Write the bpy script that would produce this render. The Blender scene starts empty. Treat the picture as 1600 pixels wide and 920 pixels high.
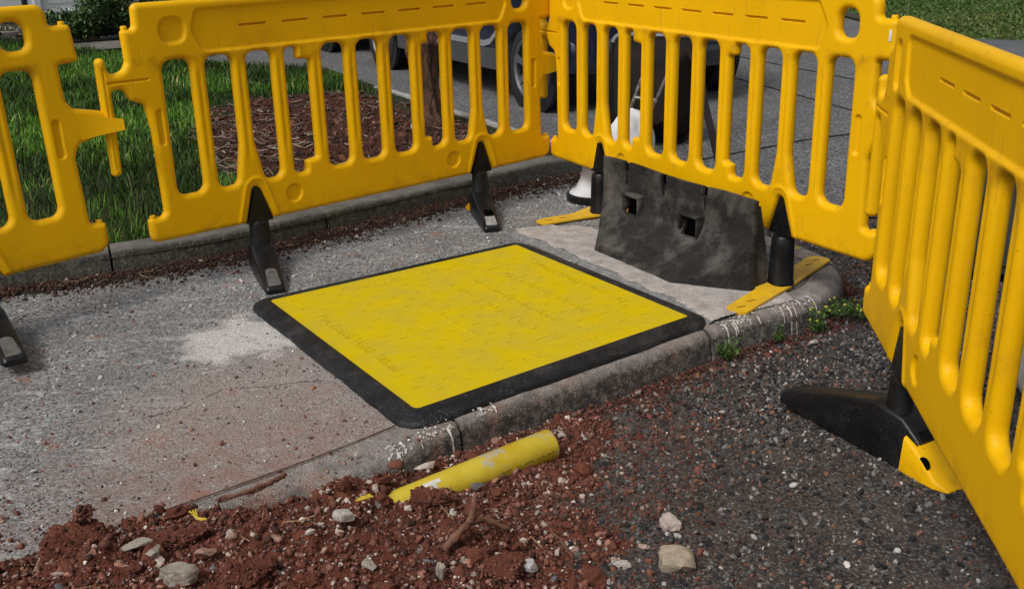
import bpy, bmesh, math, random
import numpy as np
from mathutils import Vector, Matrix, Euler
random.seed(7); rng = np.random.default_rng(7)
sc = bpy.context.scene
COL = sc.collection
R = math.radians

# ------------------------------------------------------------------ camera, sky, sun, exposure
CAM_H = 1.2816; PITCH = .3465; ROLL = .0246
cam_d = bpy.data.cameras.new('camera'); cam = bpy.data.objects.new('camera', cam_d); COL.objects.link(cam)
cam_d.sensor_width = 36; cam_d.lens = 36 * 1622.3 / 1600; cam_d.clip_start = .05; cam_d.clip_end = 500
r0 = Vector((1, 0, 0)); u0 = Vector((0, math.sin(PITCH), math.cos(PITCH))); f0 = Vector((0, math.cos(PITCH), -math.sin(PITCH)))
cr_, sr_ = math.cos(ROLL), math.sin(ROLL)
rv = r0 * cr_ - u0 * sr_; uv = r0 * sr_ + u0 * cr_
cam.matrix_world = Matrix(((rv.x, uv.x, -f0.x, 0), (rv.y, uv.y, -f0.y, 0), (rv.z, uv.z, -f0.z, CAM_H), (0, 0, 0, 1)))
sc.camera = cam
w = bpy.data.worlds.new('World'); sc.world = w; w.use_nodes = True
nt = w.node_tree; bg = nt.nodes['Background']
SUN_EL, SUN_AZ = 50, 220          # azimuth, degrees clockwise from +Y
sky = nt.nodes.new('ShaderNodeTexSky'); sky.sky_type = 'NISHITA'; sky.sun_disc = False
sky.sun_elevation = R(SUN_EL); sky.sun_rotation = R(SUN_AZ); sky.air_density = 1.0; sky.dust_density = 6.0; sky.ozone_density = 1.0
hsv = nt.nodes.new('ShaderNodeHueSaturation'); hsv.inputs['Saturation'].default_value = .22
nt.links.new(sky.outputs[0], hsv.inputs['Color']); nt.links.new(hsv.outputs[0], bg.inputs[0])
bg.inputs[1].default_value = .095
sl = bpy.data.lights.new('sun', 'SUN'); sl.energy = 1.45; sl.angle = R(16); sl.color = (1, .97, .93)
so = bpy.data.objects.new('sun', sl); COL.objects.link(so); so.location = (0, 0, 8)
az = R(SUN_AZ); el = R(SUN_EL)
sd = Vector((math.sin(az) * math.cos(el), math.cos(az) * math.cos(el), math.sin(el)))
so.rotation_euler = sd.to_track_quat('Z', 'Y').to_euler()
sc.view_settings.view_transform = 'Standard'; sc.view_settings.look = 'None'; sc.view_settings.gamma = 1
sc.view_settings.exposure = .17
sc.render.engine = 'CYCLES'; sc.render.resolution_x = 1024; sc.render.resolution_y = 588

# ------------------------------------------------------------------ helpers
def smooth(x, a, b):
    t = np.clip((np.asarray(x, float) - a) / (b - a), 0, 1); return t * t * (3 - 2 * t)

def _hash(ix, iy, s):
    n = (ix * 374761393 + iy * 668265263 + s * 982451653) & 0x7fffffff
    n = ((n ^ (n >> 13)) * 1274126177) & 0x7fffffff
    return ((n ^ (n >> 16)) & 0xffff) / 65535.0
def vnoise(x, y, s=0):
    x = np.asarray(x, float); y = np.asarray(y, float)
    ix = np.floor(x).astype(np.int64); iy = np.floor(y).astype(np.int64)
    fx = x - ix; fy = y - iy; fx = fx * fx * (3 - 2 * fx); fy = fy * fy * (3 - 2 * fy)
    a = _hash(ix, iy, s); b = _hash(ix + 1, iy, s); c = _hash(ix, iy + 1, s); d = _hash(ix + 1, iy + 1, s)
    return (a * (1 - fx) + b * fx) * (1 - fy) + (c * (1 - fx) + d * fx) * fy - .5
def fbm(x, y, o=4, s=0):
    t = 0; a = 1
    for k in range(o):
        t = t + a * vnoise(x * 2 ** k + 13 * k, y * 2 ** k - 7 * k, s + k); a *= .5
    return t

def npmesh(name, V, Fs, smooth_=True):
    """V (n,3); Fs list of arrays (m,k)"""
    me = bpy.data.meshes.new(name)
    V = np.asarray(V, np.float32)
    me.vertices.add(len(V)); me.vertices.foreach_set('co', V.ravel())
    tot = sum(f.size for f in Fs); nf = sum(len(f) for f in Fs)
    me.loops.add(tot); me.loops.foreach_set('vertex_index', np.concatenate([f.ravel() for f in Fs]).astype(np.int32))
    me.polygons.add(nf)
    st = []; c = 0
    for f in Fs:
        st.append(c + np.arange(len(f)) * f.shape[1]); c += f.size
    me.polygons.foreach_set('loop_start', np.concatenate(st).astype(np.int32))
    me.polygons.foreach_set('use_smooth', np.full(nf, smooth_))
    me.update(calc_edges=True); me.validate()
    return me

def link(name, me, m=None, parent=None, loc=None, rz=None):
    o = bpy.data.objects.new(name, me); COL.objects.link(o)
    if m is not None and me is not None:
        me.materials.clear(); me.materials.append(m)
    if parent: o.parent = parent
    if loc is not None: o.location = loc
    if rz is not None: o.rotation_euler = (0, 0, rz)
    return o
def tag(o, label=None, cat=None, group=None, kind=None):
    if label: o['label'] = label
    if cat: o['category'] = cat
    if group: o['group'] = group
    if kind: o['kind'] = kind
    return o
def thing(name, label, cat, loc=(0, 0, 0), rz=0, group=None):
    o = bpy.data.objects.new(name, None); COL.objects.link(o); o.empty_display_size = .1
    o.location = loc; o.rotation_euler = (0, 0, rz)
    return tag(o, label, cat, group)
def copy_tree(o, parent=None):
    c = o.copy(); COL.objects.link(c)
    if parent: c.parent = parent
    for ch in [x for x in bpy.data.objects if x.parent == o]: copy_tree(ch, c)
    return c

class MB:
    """collects shapes; build() links them as one mesh object"""
    def __init__(s): s.bm = bmesh.new()
    def add(s, verts, faces):
        vs = [s.bm.verts.new(v) for v in verts]
        for f in faces:
            try: s.bm.faces.new([vs[i] for i in f])
            except ValueError: pass
        return vs
    def box(s, c, d, rot=None, bev=0, seg=2):
        t = bmesh.new(); bmesh.ops.create_cube(t, size=1)
        for v in t.verts: v.co = Vector((v.co.x * d[0], v.co.y * d[1], v.co.z * d[2]))
        if bev: bmesh.ops.bevel(t, geom=t.edges[:], offset=bev, segments=seg, profile=.5, affect='EDGES')
        s._merge(t, c, rot)
    def _merge(s, t, c=(0, 0, 0), rot=None):
        M = Matrix.Translation(c)
        if rot is not None: M = M @ (rot.to_matrix().to_4x4() if isinstance(rot, Euler) else rot.to_4x4())
        t.transform(M); me = bpy.data.meshes.new('t'); t.to_mesh(me); t.free(); s.bm.from_mesh(me); bpy.data.meshes.remove(me)
    def loft(s, rings, cap=True, close=True):
        n = len(rings[0]); vs = []
        for r in rings: vs += [s.bm.verts.new(p) for p in r]
        for i in range(len(rings) - 1):
            for j in range(n if close else n - 1):
                k = (j + 1) % n
                s.bm.faces.new((vs[i * n + j], vs[i * n + k], vs[(i + 1) * n + k], vs[(i + 1) * n + j]))
        if cap:
            s.bm.faces.new(list(reversed(vs[:n]))); s.bm.faces.new(vs[-n:])
    def tube(s, pts, rad, n=10, cap=True):
        pts = [Vector(p) for p in pts]; rings = []
        rad = rad if hasattr(rad, '__len__') else [rad] * len(pts)
        up = Vector((0, 0, 1)); prev = None
        for i, p in enumerate(pts):
            d = (pts[min(i + 1, len(pts) - 1)] - pts[max(i - 1, 0)]).normalized()
            if prev is None:
                a = d.cross(up)
                if a.length < .1: a = d.cross(Vector((1, 0, 0)))
                a.normalize()
            else:
                a = (prev - d * prev.dot(d)).normalized()
            prev = a; b = d.cross(a)
            rings.append([p + (a * math.cos(2 * math.pi * k / n) + b * math.sin(2 * math.pi * k / n)) * rad[i] for k in range(n)])
        s.loft(rings, cap)
    def lathe(s, prof, n=32, c=(0, 0, 0), axis='Z', cap=True):
        rings = []
        for r, z in prof:
            ring = []
            for k in range(n):
                a = 2 * math.pi * k / n; x, y = r * math.cos(a), r * math.sin(a)
                p = (x, y, z) if axis == 'Z' else ((z, x, y) if axis == 'X' else (x, z, y))
                ring.append(Vector(p) + Vector(c))
            rings.append(ring)
        s.loft(rings, cap)
    def prism(s, poly, z0, z1, bev=0):
        t = bmesh.new(); vs = [t.verts.new((p[0], p[1], z0)) for p in poly]; f = t.faces.new(vs)
        r = bmesh.ops.extrude_face_region(t, geom=[f]); 
        for v in r['geom']:
            if isinstance(v, bmesh.types.BMVert): v.co.z = z1
        bmesh.ops.recalc_face_normals(t, faces=t.faces[:])
        if bev:
            es = [e for e in t.edges if all(abs(v.co.z - z1) < 1e-6 for v in e.verts)]
            bmesh.ops.bevel(t, geom=es, offset=bev, segments=2, profile=.5, affect='EDGES')
        s._merge(t)
    def build(s, name, m, parent=None, smooth_=True, loc=None, rz=None, ang=40, M=None):
        if M is not None: s.bm.transform(M)
        bmesh.ops.recalc_face_normals(s.bm, faces=s.bm.faces[:])
        me = bpy.data.meshes.new(name); s.bm.to_mesh(me); s.bm.free()
        if smooth_:
            me.polygons.foreach_set('use_smooth', np.ones(len(me.polygons), bool))
            me.set_sharp_from_angle(angle=R(ang))
        return link(name, me, m, parent, loc, rz)

def fillet(pts, n=6):
    """pts (x,y,r) -> rounded polygon"""
    out = []; N = len(pts)
    for i in range(N):
        p = np.array(pts[i][:2], float); a = np.array(pts[i - 1][:2], float); b = np.array(pts[(i + 1) % N][:2], float)
        r = pts[i][2] if len(pts[i]) > 2 else 0
        if r <= 0: out.append(tuple(p)); continue
        da = a - p; db = b - p; la = np.hypot(*da); lb = np.hypot(*db); da /= la; db /= lb
        cosang = np.clip(da @ db, -1, 1); th = math.acos(cosang)
        if th > math.pi - .02: out.append(tuple(p)); continue
        t = min(r / math.tan(th / 2), la * .49, lb * .49); r2 = t * math.tan(th / 2)
        bis = (da + db) / np.hypot(*(da + db)); c = p + bis * (r2 / math.sin(th / 2))
        s0 = p + da * t; s1 = p + db * t
        a0 = math.atan2(*(s0 - c)[::-1]); a1 = math.atan2(*(s1 - c)[::-1]); d = (a1 - a0 + math.pi) % (2 * math.pi) - math.pi
        for k in range(n + 1):
            q = a0 + d * k / n; out.append((c[0] + r2 * math.cos(q), c[1] + r2 * math.sin(q)))
    return np.array(out)

def poly_sdf(P, X, Y):
    """signed distance (negative inside) and gradient-free"""
    D = np.full(X.shape, 1e9); inside = np.zeros(X.shape, bool)
    for i in range(len(P)):
        ax, ay = P[i - 1]; bx, by = P[i]
        ex, ey = bx - ax, by - ay; wx, wy = X - ax, Y - ay
        L = ex * ex + ey * ey
        if L < 1e-14: continue
        t = np.clip((wx * ex + wy * ey) / L, 0, 1)
        D = np.minimum(D, (wx - ex * t) ** 2 + (wy - ey * t) ** 2)
        c = ((ay <= Y) & (by > Y)) | ((by <= Y) & (ay > Y))
        xi = ax + (Y - ay) * (ex) / (ey if ey != 0 else 1e-12)
        inside ^= c & (X < xi)
    D = np.sqrt(D); return np.where(inside, -D, D)
def poly_sdf_local(P, X, Y, far=.06):
    P = np.asarray(P); D = np.full(X.shape, far)
    m = (X > P[:, 0].min() - far) & (X < P[:, 0].max() + far) & (Y > P[:, 1].min() - far) & (Y < P[:, 1].max() + far)
    D[m] = np.minimum(poly_sdf(P, X[m], Y[m]), far); return D

# ------------------------------------------------------------------ materials
def new_mat(name):
    m = bpy.data.materials.new(name); m.use_nodes = True
    return m, m.node_tree, m.node_tree.nodes['Principled BSDF']
def N(t, typ, **kw):
    n = t.nodes.new(typ)
    for k, v in kw.items():
        if k in n.inputs: n.inputs[k].default_value = v
        else: setattr(n, k, v)
    return n
def coords(t, rnd=False):
    tc = N(t, 'ShaderNodeTexCoord')
    if not rnd: return tc.outputs['Object']
    oi = N(t, 'ShaderNodeObjectInfo'); va = N(t, 'ShaderNodeVectorMath', operation='MULTIPLY_ADD')
    t.links.new(oi.outputs['Random'], va.inputs[0]); va.inputs[1].default_value = (31, 17, 53); t.links.new(tc.outputs['Object'], va.inputs[2])
    return va.outputs[0]
def noise(t, co, scale, detail=4, rough=.55, dist=0):
    n = N(t, 'ShaderNodeTexNoise'); n.inputs['Scale'].default_value = scale; n.inputs['Detail'].default_value = detail
    n.inputs['Roughness'].default_value = rough; n.inputs['Distortion'].default_value = dist; t.links.new(co, n.inputs['Vector']); return n.outputs['Fac']
def voro(t, co, scale, out='Distance', feature='F1'):
    n = N(t, 'ShaderNodeTexVoronoi'); n.feature = feature; n.inputs['Scale'].default_value = scale; t.links.new(co, n.inputs['Vector']); return n.outputs[out]
def ramp(t, fac, a, b, ca=(0, 0, 0, 1), cb=(1, 1, 1, 1), mode='LINEAR'):
    if a > b: a, b, ca, cb = b, a, cb, ca
    n = N(t, 'ShaderNodeValToRGB'); n.color_ramp.interpolation = mode
    e = n.color_ramp.elements; e[0].position = a; e[1].position = b; e[0].color = ca; e[1].color = cb; t.links.new(fac, n.inputs[0]); return n.outputs[0]
def mix(t, fac, a, b, mode='MIX'):
    n = N(t, 'ShaderNodeMix'); n.data_type = 'RGBA'; n.blend_type = mode
    for i, v in ((0, fac), (6, a), (7, b)):
        if isinstance(v, (tuple, list)): n.inputs[i].default_value = (*v[:3], 1)
        elif isinstance(v, (int, float)): n.inputs[i].default_value = v
        else: t.links.new(v, n.inputs[i])
    return n.outputs[2]
def math_(t, op, a, b=0., c=None):
    n = N(t, 'ShaderNodeMath'); n.operation = op
    for i, v in enumerate((a, b) + ((c,) if c is not None else ())):
        if isinstance(v, (int, float)): n.inputs[i].default_value = v
        else: t.links.new(v, n.inputs[i])
    return n.outputs[0]
def bump(t, bs, h, strength=.5, dist=.005, prev=None):
    n = N(t, 'ShaderNodeBump'); n.inputs['Strength'].default_value = strength; n.inputs['Distance'].default_value = dist
    t.links.new(h, n.inputs['Height'])
    if prev is not None: t.links.new(prev, n.inputs['Normal'])
    t.links.new(n.outputs[0], bs.inputs['Normal']); return n.outputs[0]
def setc(t, bs, v, k='Base Color'):
    if isinstance(v, (tuple, list)): bs.inputs[k].default_value = (*v, 1)
    elif isinstance(v, (int, float)): bs.inputs[k].default_value = v
    else: t.links.new(v, bs.inputs[k])

def simple(name, c, rough=.5, metal=0, c2=None, scale=20, bmp=0, bscale=80, spec=.5):
    m, t, bs = new_mat(name); co = coords(t, True)
    if c2: setc(t, bs, mix(t, ramp(t, noise(t, co, scale), .35, .65), c, c2))
    else: setc(t, bs, c)
    bs.inputs['Roughness'].default_value = rough; bs.inputs['Metallic'].default_value = metal; bs.inputs['Specular IOR Level'].default_value = spec
    if bmp: bump(t, bs, noise(t, co, bscale), bmp, .003)
    return m

def mat_yellow():
    m, t, bs = new_mat('yellow_plastic'); co = coords(t, True)
    base = mix(t, ramp(t, noise(t, co, 3), .3, .7), (.72, .385, .0), (.80, .440, .0))
    sc_ = ramp(t, noise(t, co, 26, 6, .7), .62, .72)       # dusty scuffs
    base = mix(t, math_(t, 'MULTIPLY', sc_, .22), base, (.40, .22, .04))
    dirt = ramp(t, noise(t, co, 5, 8, .72), .56, .74)
    base = mix(t, math_(t, 'MULTIPLY', dirt, .30), base, (.30, .14, .015))
    sp = ramp(t, voro(t, co, 40), .060, .035)               # small dark nicks
    keep = ramp(t, noise(t, co, 9), .53, .57)
    base = mix(t, math_(t, 'MULTIPLY', sp, math_(t, 'MULTIPLY', keep, .95)), base, (.06, .035, .015))
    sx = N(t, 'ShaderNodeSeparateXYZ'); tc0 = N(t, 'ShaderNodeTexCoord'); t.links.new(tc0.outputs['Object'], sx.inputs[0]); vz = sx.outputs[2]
    band = math_(t, 'MULTIPLY', ramp(t, vz, .585, .640), ramp(t, vz, .668, .648))      # noisy darker band under the top rail and scuffs along the foot edge
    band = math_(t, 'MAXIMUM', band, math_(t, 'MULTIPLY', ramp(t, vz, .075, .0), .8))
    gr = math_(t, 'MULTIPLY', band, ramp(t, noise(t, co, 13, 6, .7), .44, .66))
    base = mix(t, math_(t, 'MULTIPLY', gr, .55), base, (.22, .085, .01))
    # long thin scratches
    mp = N(t, 'ShaderNodeMapping'); mp.inputs['Scale'].default_value = (60, 60, 5); t.links.new(co, mp.inputs[0])
    ss = ramp(t, noise(t, mp.outputs[0], 1.0, 2), .685, .70)
    base = mix(t, math_(t, 'MULTIPLY', ss, .35), base, (.35, .19, .03))
    setc(t, bs, base); bs.inputs['Roughness'].default_value = .5; bs.inputs['Specular IOR Level'].default_value = .2
    bump(t, bs, noise(t, co, 140, 3), .10, .002)
    return m
def mat_matyellow():
    m, t, bs = new_mat('cover_yellow'); co = coords(t)
    base = mix(t, ramp(t, noise(t, co, 9, 5, .6), .40, .66), (.56, .415, .001), (.49, .375, .022))
    sp = ramp(t, voro(t, co, 26), .045, .02); keep = ramp(t, noise(t, co, 7), .50, .56)
    base = mix(t, math_(t, 'MULTIPLY', sp, keep), base, (.08, .05, .02))
    setc(t, bs, base); bs.inputs['Roughness'].default_value = .6; bs.inputs['Specular IOR Level'].default_value = .12
    bump(t, bs, noise(t, co, 120, 3), .12, .002)
    return m
def mat_rubber(name, c, chip=.35, spec_c=(.42, .42, .40), rough=.62, dust=None, dustamt=.5, bmp=.8):
    m, t, bs = new_mat(name); co = coords(t, True)
    base = mix(t, ramp(t, noise(t, co, 12), .35, .7), c, tuple(x * 1.7 for x in c))
    v = voro(t, co, 230); s = math_(t, 'MULTIPLY', ramp(t, v, .34, .20), ramp(t, noise(t, co, 11, 6, .75), .46, .62))
    base = mix(t, math_(t, 'MULTIPLY', s, chip), base, spec_c)
    if dust: base = mix(t, math_(t, 'MULTIPLY', ramp(t, noise(t, co, 7, 7, .68), .48, .66), dustamt), base, dust)
    setc(t, bs, base); bs.inputs['Roughness'].default_value = rough; bs.inputs['Specular IOR Level'].default_value = .28
    b = bump(t, bs, noise(t, co, 60, 6, .75), bmp, .008)
    return m

def mat_road():
    m, t, bs = new_mat('worn_road'); tc = N(t, 'ShaderNodeTexCoord'); co = tc.outputs['Object']
    nn_ = N(t, 'ShaderNodeTexNoise'); nn_.inputs['Scale'].default_value = 45; nn_.inputs['Detail'].default_value = 3; t.links.new(co, nn_.inputs['Vector'])
    va_ = N(t, 'ShaderNodeVectorMath', operation='MULTIPLY_ADD'); t.links.new(nn_.outputs['Color'], va_.inputs[0]); va_.inputs[1].default_value = (.022, .022, .022); t.links.new(co, va_.inputs[2])
    v = N(t, 'ShaderNodeTexVoronoi'); v.inputs['Scale'].default_value = 125; t.links.new(va_.outputs[0], v.inputs['Vector'])
    hs = N(t, 'ShaderNodeSeparateColor'); t.links.new(v.outputs['Color'], hs.inputs[0])
    stone = ramp(t, hs.outputs[0], .1, .98, (.014, .014, .015, 1), (.15, .143, .135, 1))
    bind = mix(t, ramp(t, noise(t, co, 6, 5), .4, .62), (.010, .009, .008), (.035, .026, .021))
    base = mix(t, ramp(t, v.outputs['Distance'], .35, .62), stone, bind)
    red = ramp(t, noise(t, co, 2.6, 7, .65), .54, .66)      # red soil dust
    base = mix(t, math_(t, 'MULTIPLY_ADD', red, .55, .22), base, (.060, .036, .028))
    mud = ramp(t, noise(t, co, 3.3, 7, .7), .52, .66)
    base = mix(t, math_(t, 'MULTIPLY', mud, .42), base, (.125, .108, .092))
    setc(t, bs, base); bs.inputs['Roughness'].default_value = .82
    b = bump(t, bs, v.outputs['Distance'], .8, -.006)
    bump(t, bs, noise(t, co, 40, 5, .7), .5, .006, b)
    return m
def mat_drive():
    m, t, bs = new_mat('driveway_asphalt'); co = coords(t)
    v = N(t, 'ShaderNodeTexVoronoi'); v.inputs['Scale'].default_value = 110; t.links.new(co, v.inputs['Vector'])
    hs = N(t, 'ShaderNodeSeparateColor'); t.links.new(v.outputs['Color'], hs.inputs[0])
    base = ramp(t, hs.outputs[0], .15, .97, (.022, .022, .023, 1), (.23, .23, .23, 1))
    base = mix(t, math_(t, 'MULTIPLY', ramp(t, noise(t, co, 1.4, 4), .4, .65), .4), base, (.06, .058, .055))
    setc(t, bs, base); bs.inputs['Roughness'].default_value = .85
    bump(t, bs, v.outputs['Distance'], .6, -.004)
    return m
def mat_pavement():
    m, t, bs = new_mat('pavement_asphalt'); co = coords(t)
    v = N(t, 'ShaderNodeTexVoronoi'); v.inputs['Scale'].default_value = 130; t.links.new(co, v.inputs['Vector'])
    hs = N(t, 'ShaderNodeSeparateColor'); t.links.new(v.outputs['Color'], hs.inputs[0])
    grain = ramp(t, hs.outputs[0], .12, .99, (.040, .040, .042, 1), (.38, .38, .37, 1))
    fine = noise(t, co, 260, 2)
    grain = mix(t, .35, grain, ramp(t, fine, .38, .62, (.03, .03, .03, 1), (.36, .36, .36, 1)))
    grain = mix(t, math_(t, 'MULTIPLY', ramp(t, noise(t, co, 2.2, 5, .6), .40, .62), .45), grain, (.085, .085, .088))
    mpz = N(t, 'ShaderNodeMapping'); mpz.inputs['Rotation'].default_value = (0, 0, -.6); mpz.inputs['Scale'].default_value = (5, 16, 1); t.links.new(co, mpz.inputs[0])
    grain = mix(t, math_(t, 'MULTIPLY', ramp(t, noise(t, mpz.outputs[0], 1.0, 7, .72), .56, .66), .55), grain, (.50, .49, .48))
    sep = N(t, 'ShaderNodeSeparateXYZ'); t.links.new(co, sep.inputs[0])
    X, Y = sep.outputs[0], sep.outputs[1]
    # pink-grey cement haze towards the kerb and the cover
    d = math_(t, 'ADD', math_(t, 'MULTIPLY', X, .62), math_(t, 'MULTIPLY', Y, -.78))    # signed offset towards kerb
    wob = math_(t, 'MULTIPLY_ADD', noise(t, co, 3.5, 5), .9, -.45)
    wide = ramp(t, math_(t, 'ADD', d, wob), -2.9 + 3.6, -2.9 + 4.0)   # placeholder range
    # distance to points
    def blob(cx, cy, rad, soft, amp=.5, ns=5):
        dx = math_(t, 'SUBTRACT', X, cx); dy = math_(t, 'SUBTRACT', Y, cy)
        r = math_(t, 'SQRT', math_(t, 'ADD', math_(t, 'MULTIPLY', dx, dx), math_(t, 'MULTIPLY', dy, dy)))
        r = math_(t, 'ADD', r, math_(t, 'MULTIPLY_ADD', noise(t, co, ns, 6, .65), amp, -amp / 2))
        return ramp(t, r, rad, rad + soft, (1, 1, 1, 1), (0, 0, 0, 1))
    pink = blob(-.50, 2.62, .42, .34, .5)
    base = mix(t, math_(t, 'MULTIPLY', pink, .72), grain, mix(t, ramp(t, fine, .38, .62), (.12, .092, .08), (.38, .32, .29)))
    white = blob(-.90, 3.19, .13, .10, .50, 9)
    base = mix(t, math_(t, 'MULTIPLY', white, .85), base, mix(t, ramp(t, fine, .36, .60), (.28, .26, .245), (.62, .60, .58)))
    w2 = ramp(t, noise(t, co, 16, 6, .7), .60, .68)
    base = mix(t, math_(t, 'MULTIPLY', w2, .35), base, (.46, .45, .44))
    nearh = blob(-.62, 2.08, .22, .55, .35, 6)
    base = mix(t, math_(t, 'MULTIPLY', math_(t, 'MULTIPLY', nearh, ramp(t, noise(t, co, 13, 6, .7), .36, .60)), .7), base, (.19, .10, .075))
    red = ramp(t, noise(t, co, 7, 6, .66), .60, .68)
    base = mix(t, math_(t, 'MULTIPLY', red, .6), base, (.24, .095, .06))
    setc(t, bs, base); bs.inputs['Roughness'].default_value = .9
    b = bump(t, bs, v.outputs['Distance'], .55, -.0035)
    bump(t, bs, noise(t, co, 55, 5, .7), .45, .004, b)
    return m
def mat_concrete(name, a, b_, moss=None, scale=14, stain=(.03, .026, .022), drip=False, samt=.6, red=0):
    m, t, bs = new_mat(name); co = coords(t)
    f = noise(t, co, 240, 2)
    base = mix(t, ramp(t, noise(t, co, scale, 6, .65), .35, .68), a, b_)
    base = mix(t, math_(t, 'MULTIPLY', ramp(t, f, .36, .64), .5), base, tuple(x * .35 for x in a))
    base = mix(t, math_(t, 'MULTIPLY', ramp(t, noise(t, co, 95, 4, .75), .52, .66), .55), base, tuple(x * .40 for x in a))
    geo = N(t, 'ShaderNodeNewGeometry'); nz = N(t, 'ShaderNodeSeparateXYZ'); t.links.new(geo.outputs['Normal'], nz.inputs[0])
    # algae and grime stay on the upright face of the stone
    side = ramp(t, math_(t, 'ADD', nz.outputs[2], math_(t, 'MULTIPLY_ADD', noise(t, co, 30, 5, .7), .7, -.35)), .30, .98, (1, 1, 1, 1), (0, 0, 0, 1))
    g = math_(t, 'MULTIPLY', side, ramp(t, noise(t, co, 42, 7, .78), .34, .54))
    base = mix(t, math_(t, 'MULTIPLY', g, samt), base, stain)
    if red:
        base = mix(t, math_(t, 'MULTIPLY', ramp(t, noise(t, co, 6, 6, .65), .55, .68), red), base, (.27, .12, .08))
    if moss: base = mix(t, math_(t, 'MULTIPLY', ramp(t, noise(t, co, 5, 5), .5, .66), .5), base, moss)
    setc(t, bs, base); bs.inputs['Roughness'].default_value = .9
    base2 = mix(t, math_(t, 'MULTIPLY', ramp(t, voro(t, co, 190), .16, .30, (1, 1, 1, 1), (0, 0, 0, 1)), ramp(t, noise(t, co, 40, 3), .48, .56)), base, tuple(min(.6, x * 1.7) for x in a))
    setc(t, bs, base2)
    b = bump(t, bs, noise(t, co, 70, 6, .75), .9, .008)
    bump(t, bs, voro(t, co, 160), .5, -.004, b)
    return m
def mat_soil(name, a, b_, dark, scale=1.):
    m, t, bs = new_mat(name); co = coords(t, True)
    base = mix(t, ramp(t, noise(t, co, 14 * scale, 8, .72), .32, .68), a, b_)
    base = mix(t, math_(t, 'MULTIPLY', ramp(t, noise(t, co, 4 * scale, 5), .5, .7), .6), base, dark)
    s = ramp(t, voro(t, co, 210), .16, .10); k = ramp(t, noise(t, co, 30, 3), .52, .60)
    base = mix(t, math_(t, 'MULTIPLY', math_(t, 'MULTIPLY', s, k), .6), base, (.36, .25, .2))
    setc(t, bs, base); bs.inputs['Roughness'].default_value = .95; bs.inputs['Specular IOR Level'].default_value = .15
    b = bump(t, bs, noise(t, co, 110, 6, .75), .9, .008)
    return m
def mat_attr(name, rough=.85, bmp=.4, mult=1., spec=.3):
    """per-piece colour kept in a face/vertex attribute 'tint'"""
    m, t, bs = new_mat(name); at = N(t, 'ShaderNodeAttribute'); at.attribute_name = 'tint'
    co = coords(t); n_ = ramp(t, noise(t, co, 180, 4, .7), .3, .7, (.5, .5, .5, 1), (1.4, 1.4, 1.4, 1))
    setc(t, bs, mix(t, 1., at.outputs['Color'], n_, 'MULTIPLY')); bs.inputs['Roughness'].default_value = rough; bs.inputs['Specular IOR Level'].default_value = spec
    if bmp: bump(t, bs, noise(t, co, 260, 3), bmp, .002)
    return m
def mat_bark():
    m, t, bs = new_mat('bark'); co = coords(t)
    mp = N(t, 'ShaderNodeMapping'); mp.inputs['Scale'].default_value = (1, 1, .22); t.links.new(co, mp.inputs[0])
    n_ = noise(t, mp.outputs[0], 38, 6, .7, .6)
    base = mix(t, ramp(t, n_, .38, .62), (.018, .009, .005), (.17, .080, .042))
    setc(t, bs, base); bs.inputs['Roughness'].default_value = .85
    bump(t, bs, n_, 1., .02); return m

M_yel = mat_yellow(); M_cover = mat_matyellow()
M_rub = mat_rubber('black_foot_rubber', (.0045, .0045, .005), .12, rough=.33, dust=(.09, .085, .08), dustamt=.10, bmp=.12)
M_border = mat_rubber('cover_edge_rubber', (.006, .007, .009), .5, (.34, .34, .33), rough=.42, dust=(.10, .10, .10), dustamt=.13, bmp=.5)
M_block = mat_rubber('recycled_rubber', (.012, .0115, .011), .55, (.20, .19, .18), .6, dust=(.15, .138, .125), dustamt=.6, bmp=1.)
M_road = mat_road(); M_drive = mat_drive(); M_pave = mat_pavement()
M_kerbf = mat_concrete('front_kerb_concrete', (.36, .32, .295), (.15, .13, .118), scale=16, stain=(.030, .026, .022), samt=.93, red=.6)
M_kerbb = mat_concrete('garden_kerb_concrete', (.22, .205, .185), (.10, .092, .08), stain=(.03, .028, .022), samt=.85, moss=(.06, .07, .035))
M_patch = mat_concrete('pale_concrete', (.62, .58, .555), (.33, .295, .275), scale=16, stain=(.17, .18, .185), samt=.9, red=.35)
M_edging = mat_concrete('white_edging_concrete', (.5, .49, .46), (.3, .29, .27), scale=18)
M_soil = mat_soil('red_soil', (.165, .052, .031), (.085, .027, .017), (.050, .016, .010))
M_clod = mat_soil('red_clod', (.18, .064, .042), (.10, .034, .022), (.07, .022, .014))
M_bed = mat_soil('bed_soil', (.085, .030, .018), (.040, .018, .012), (.022, .012, .009))
M_attr = mat_attr('loose_stone'); M_blade = mat_attr('grass_blade', .55, 0, spec=.25)
M_bark = mat_bark(); M_cut = simple('cut_wood', (.36, .24, .13), .8, c2=(.25, .14, .07), scale=30)
M_yplate = simple('yellow_plate', (.72, .43, .008), .5, c2=(.60, .36, .02), scale=14, bmp=.15)

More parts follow.
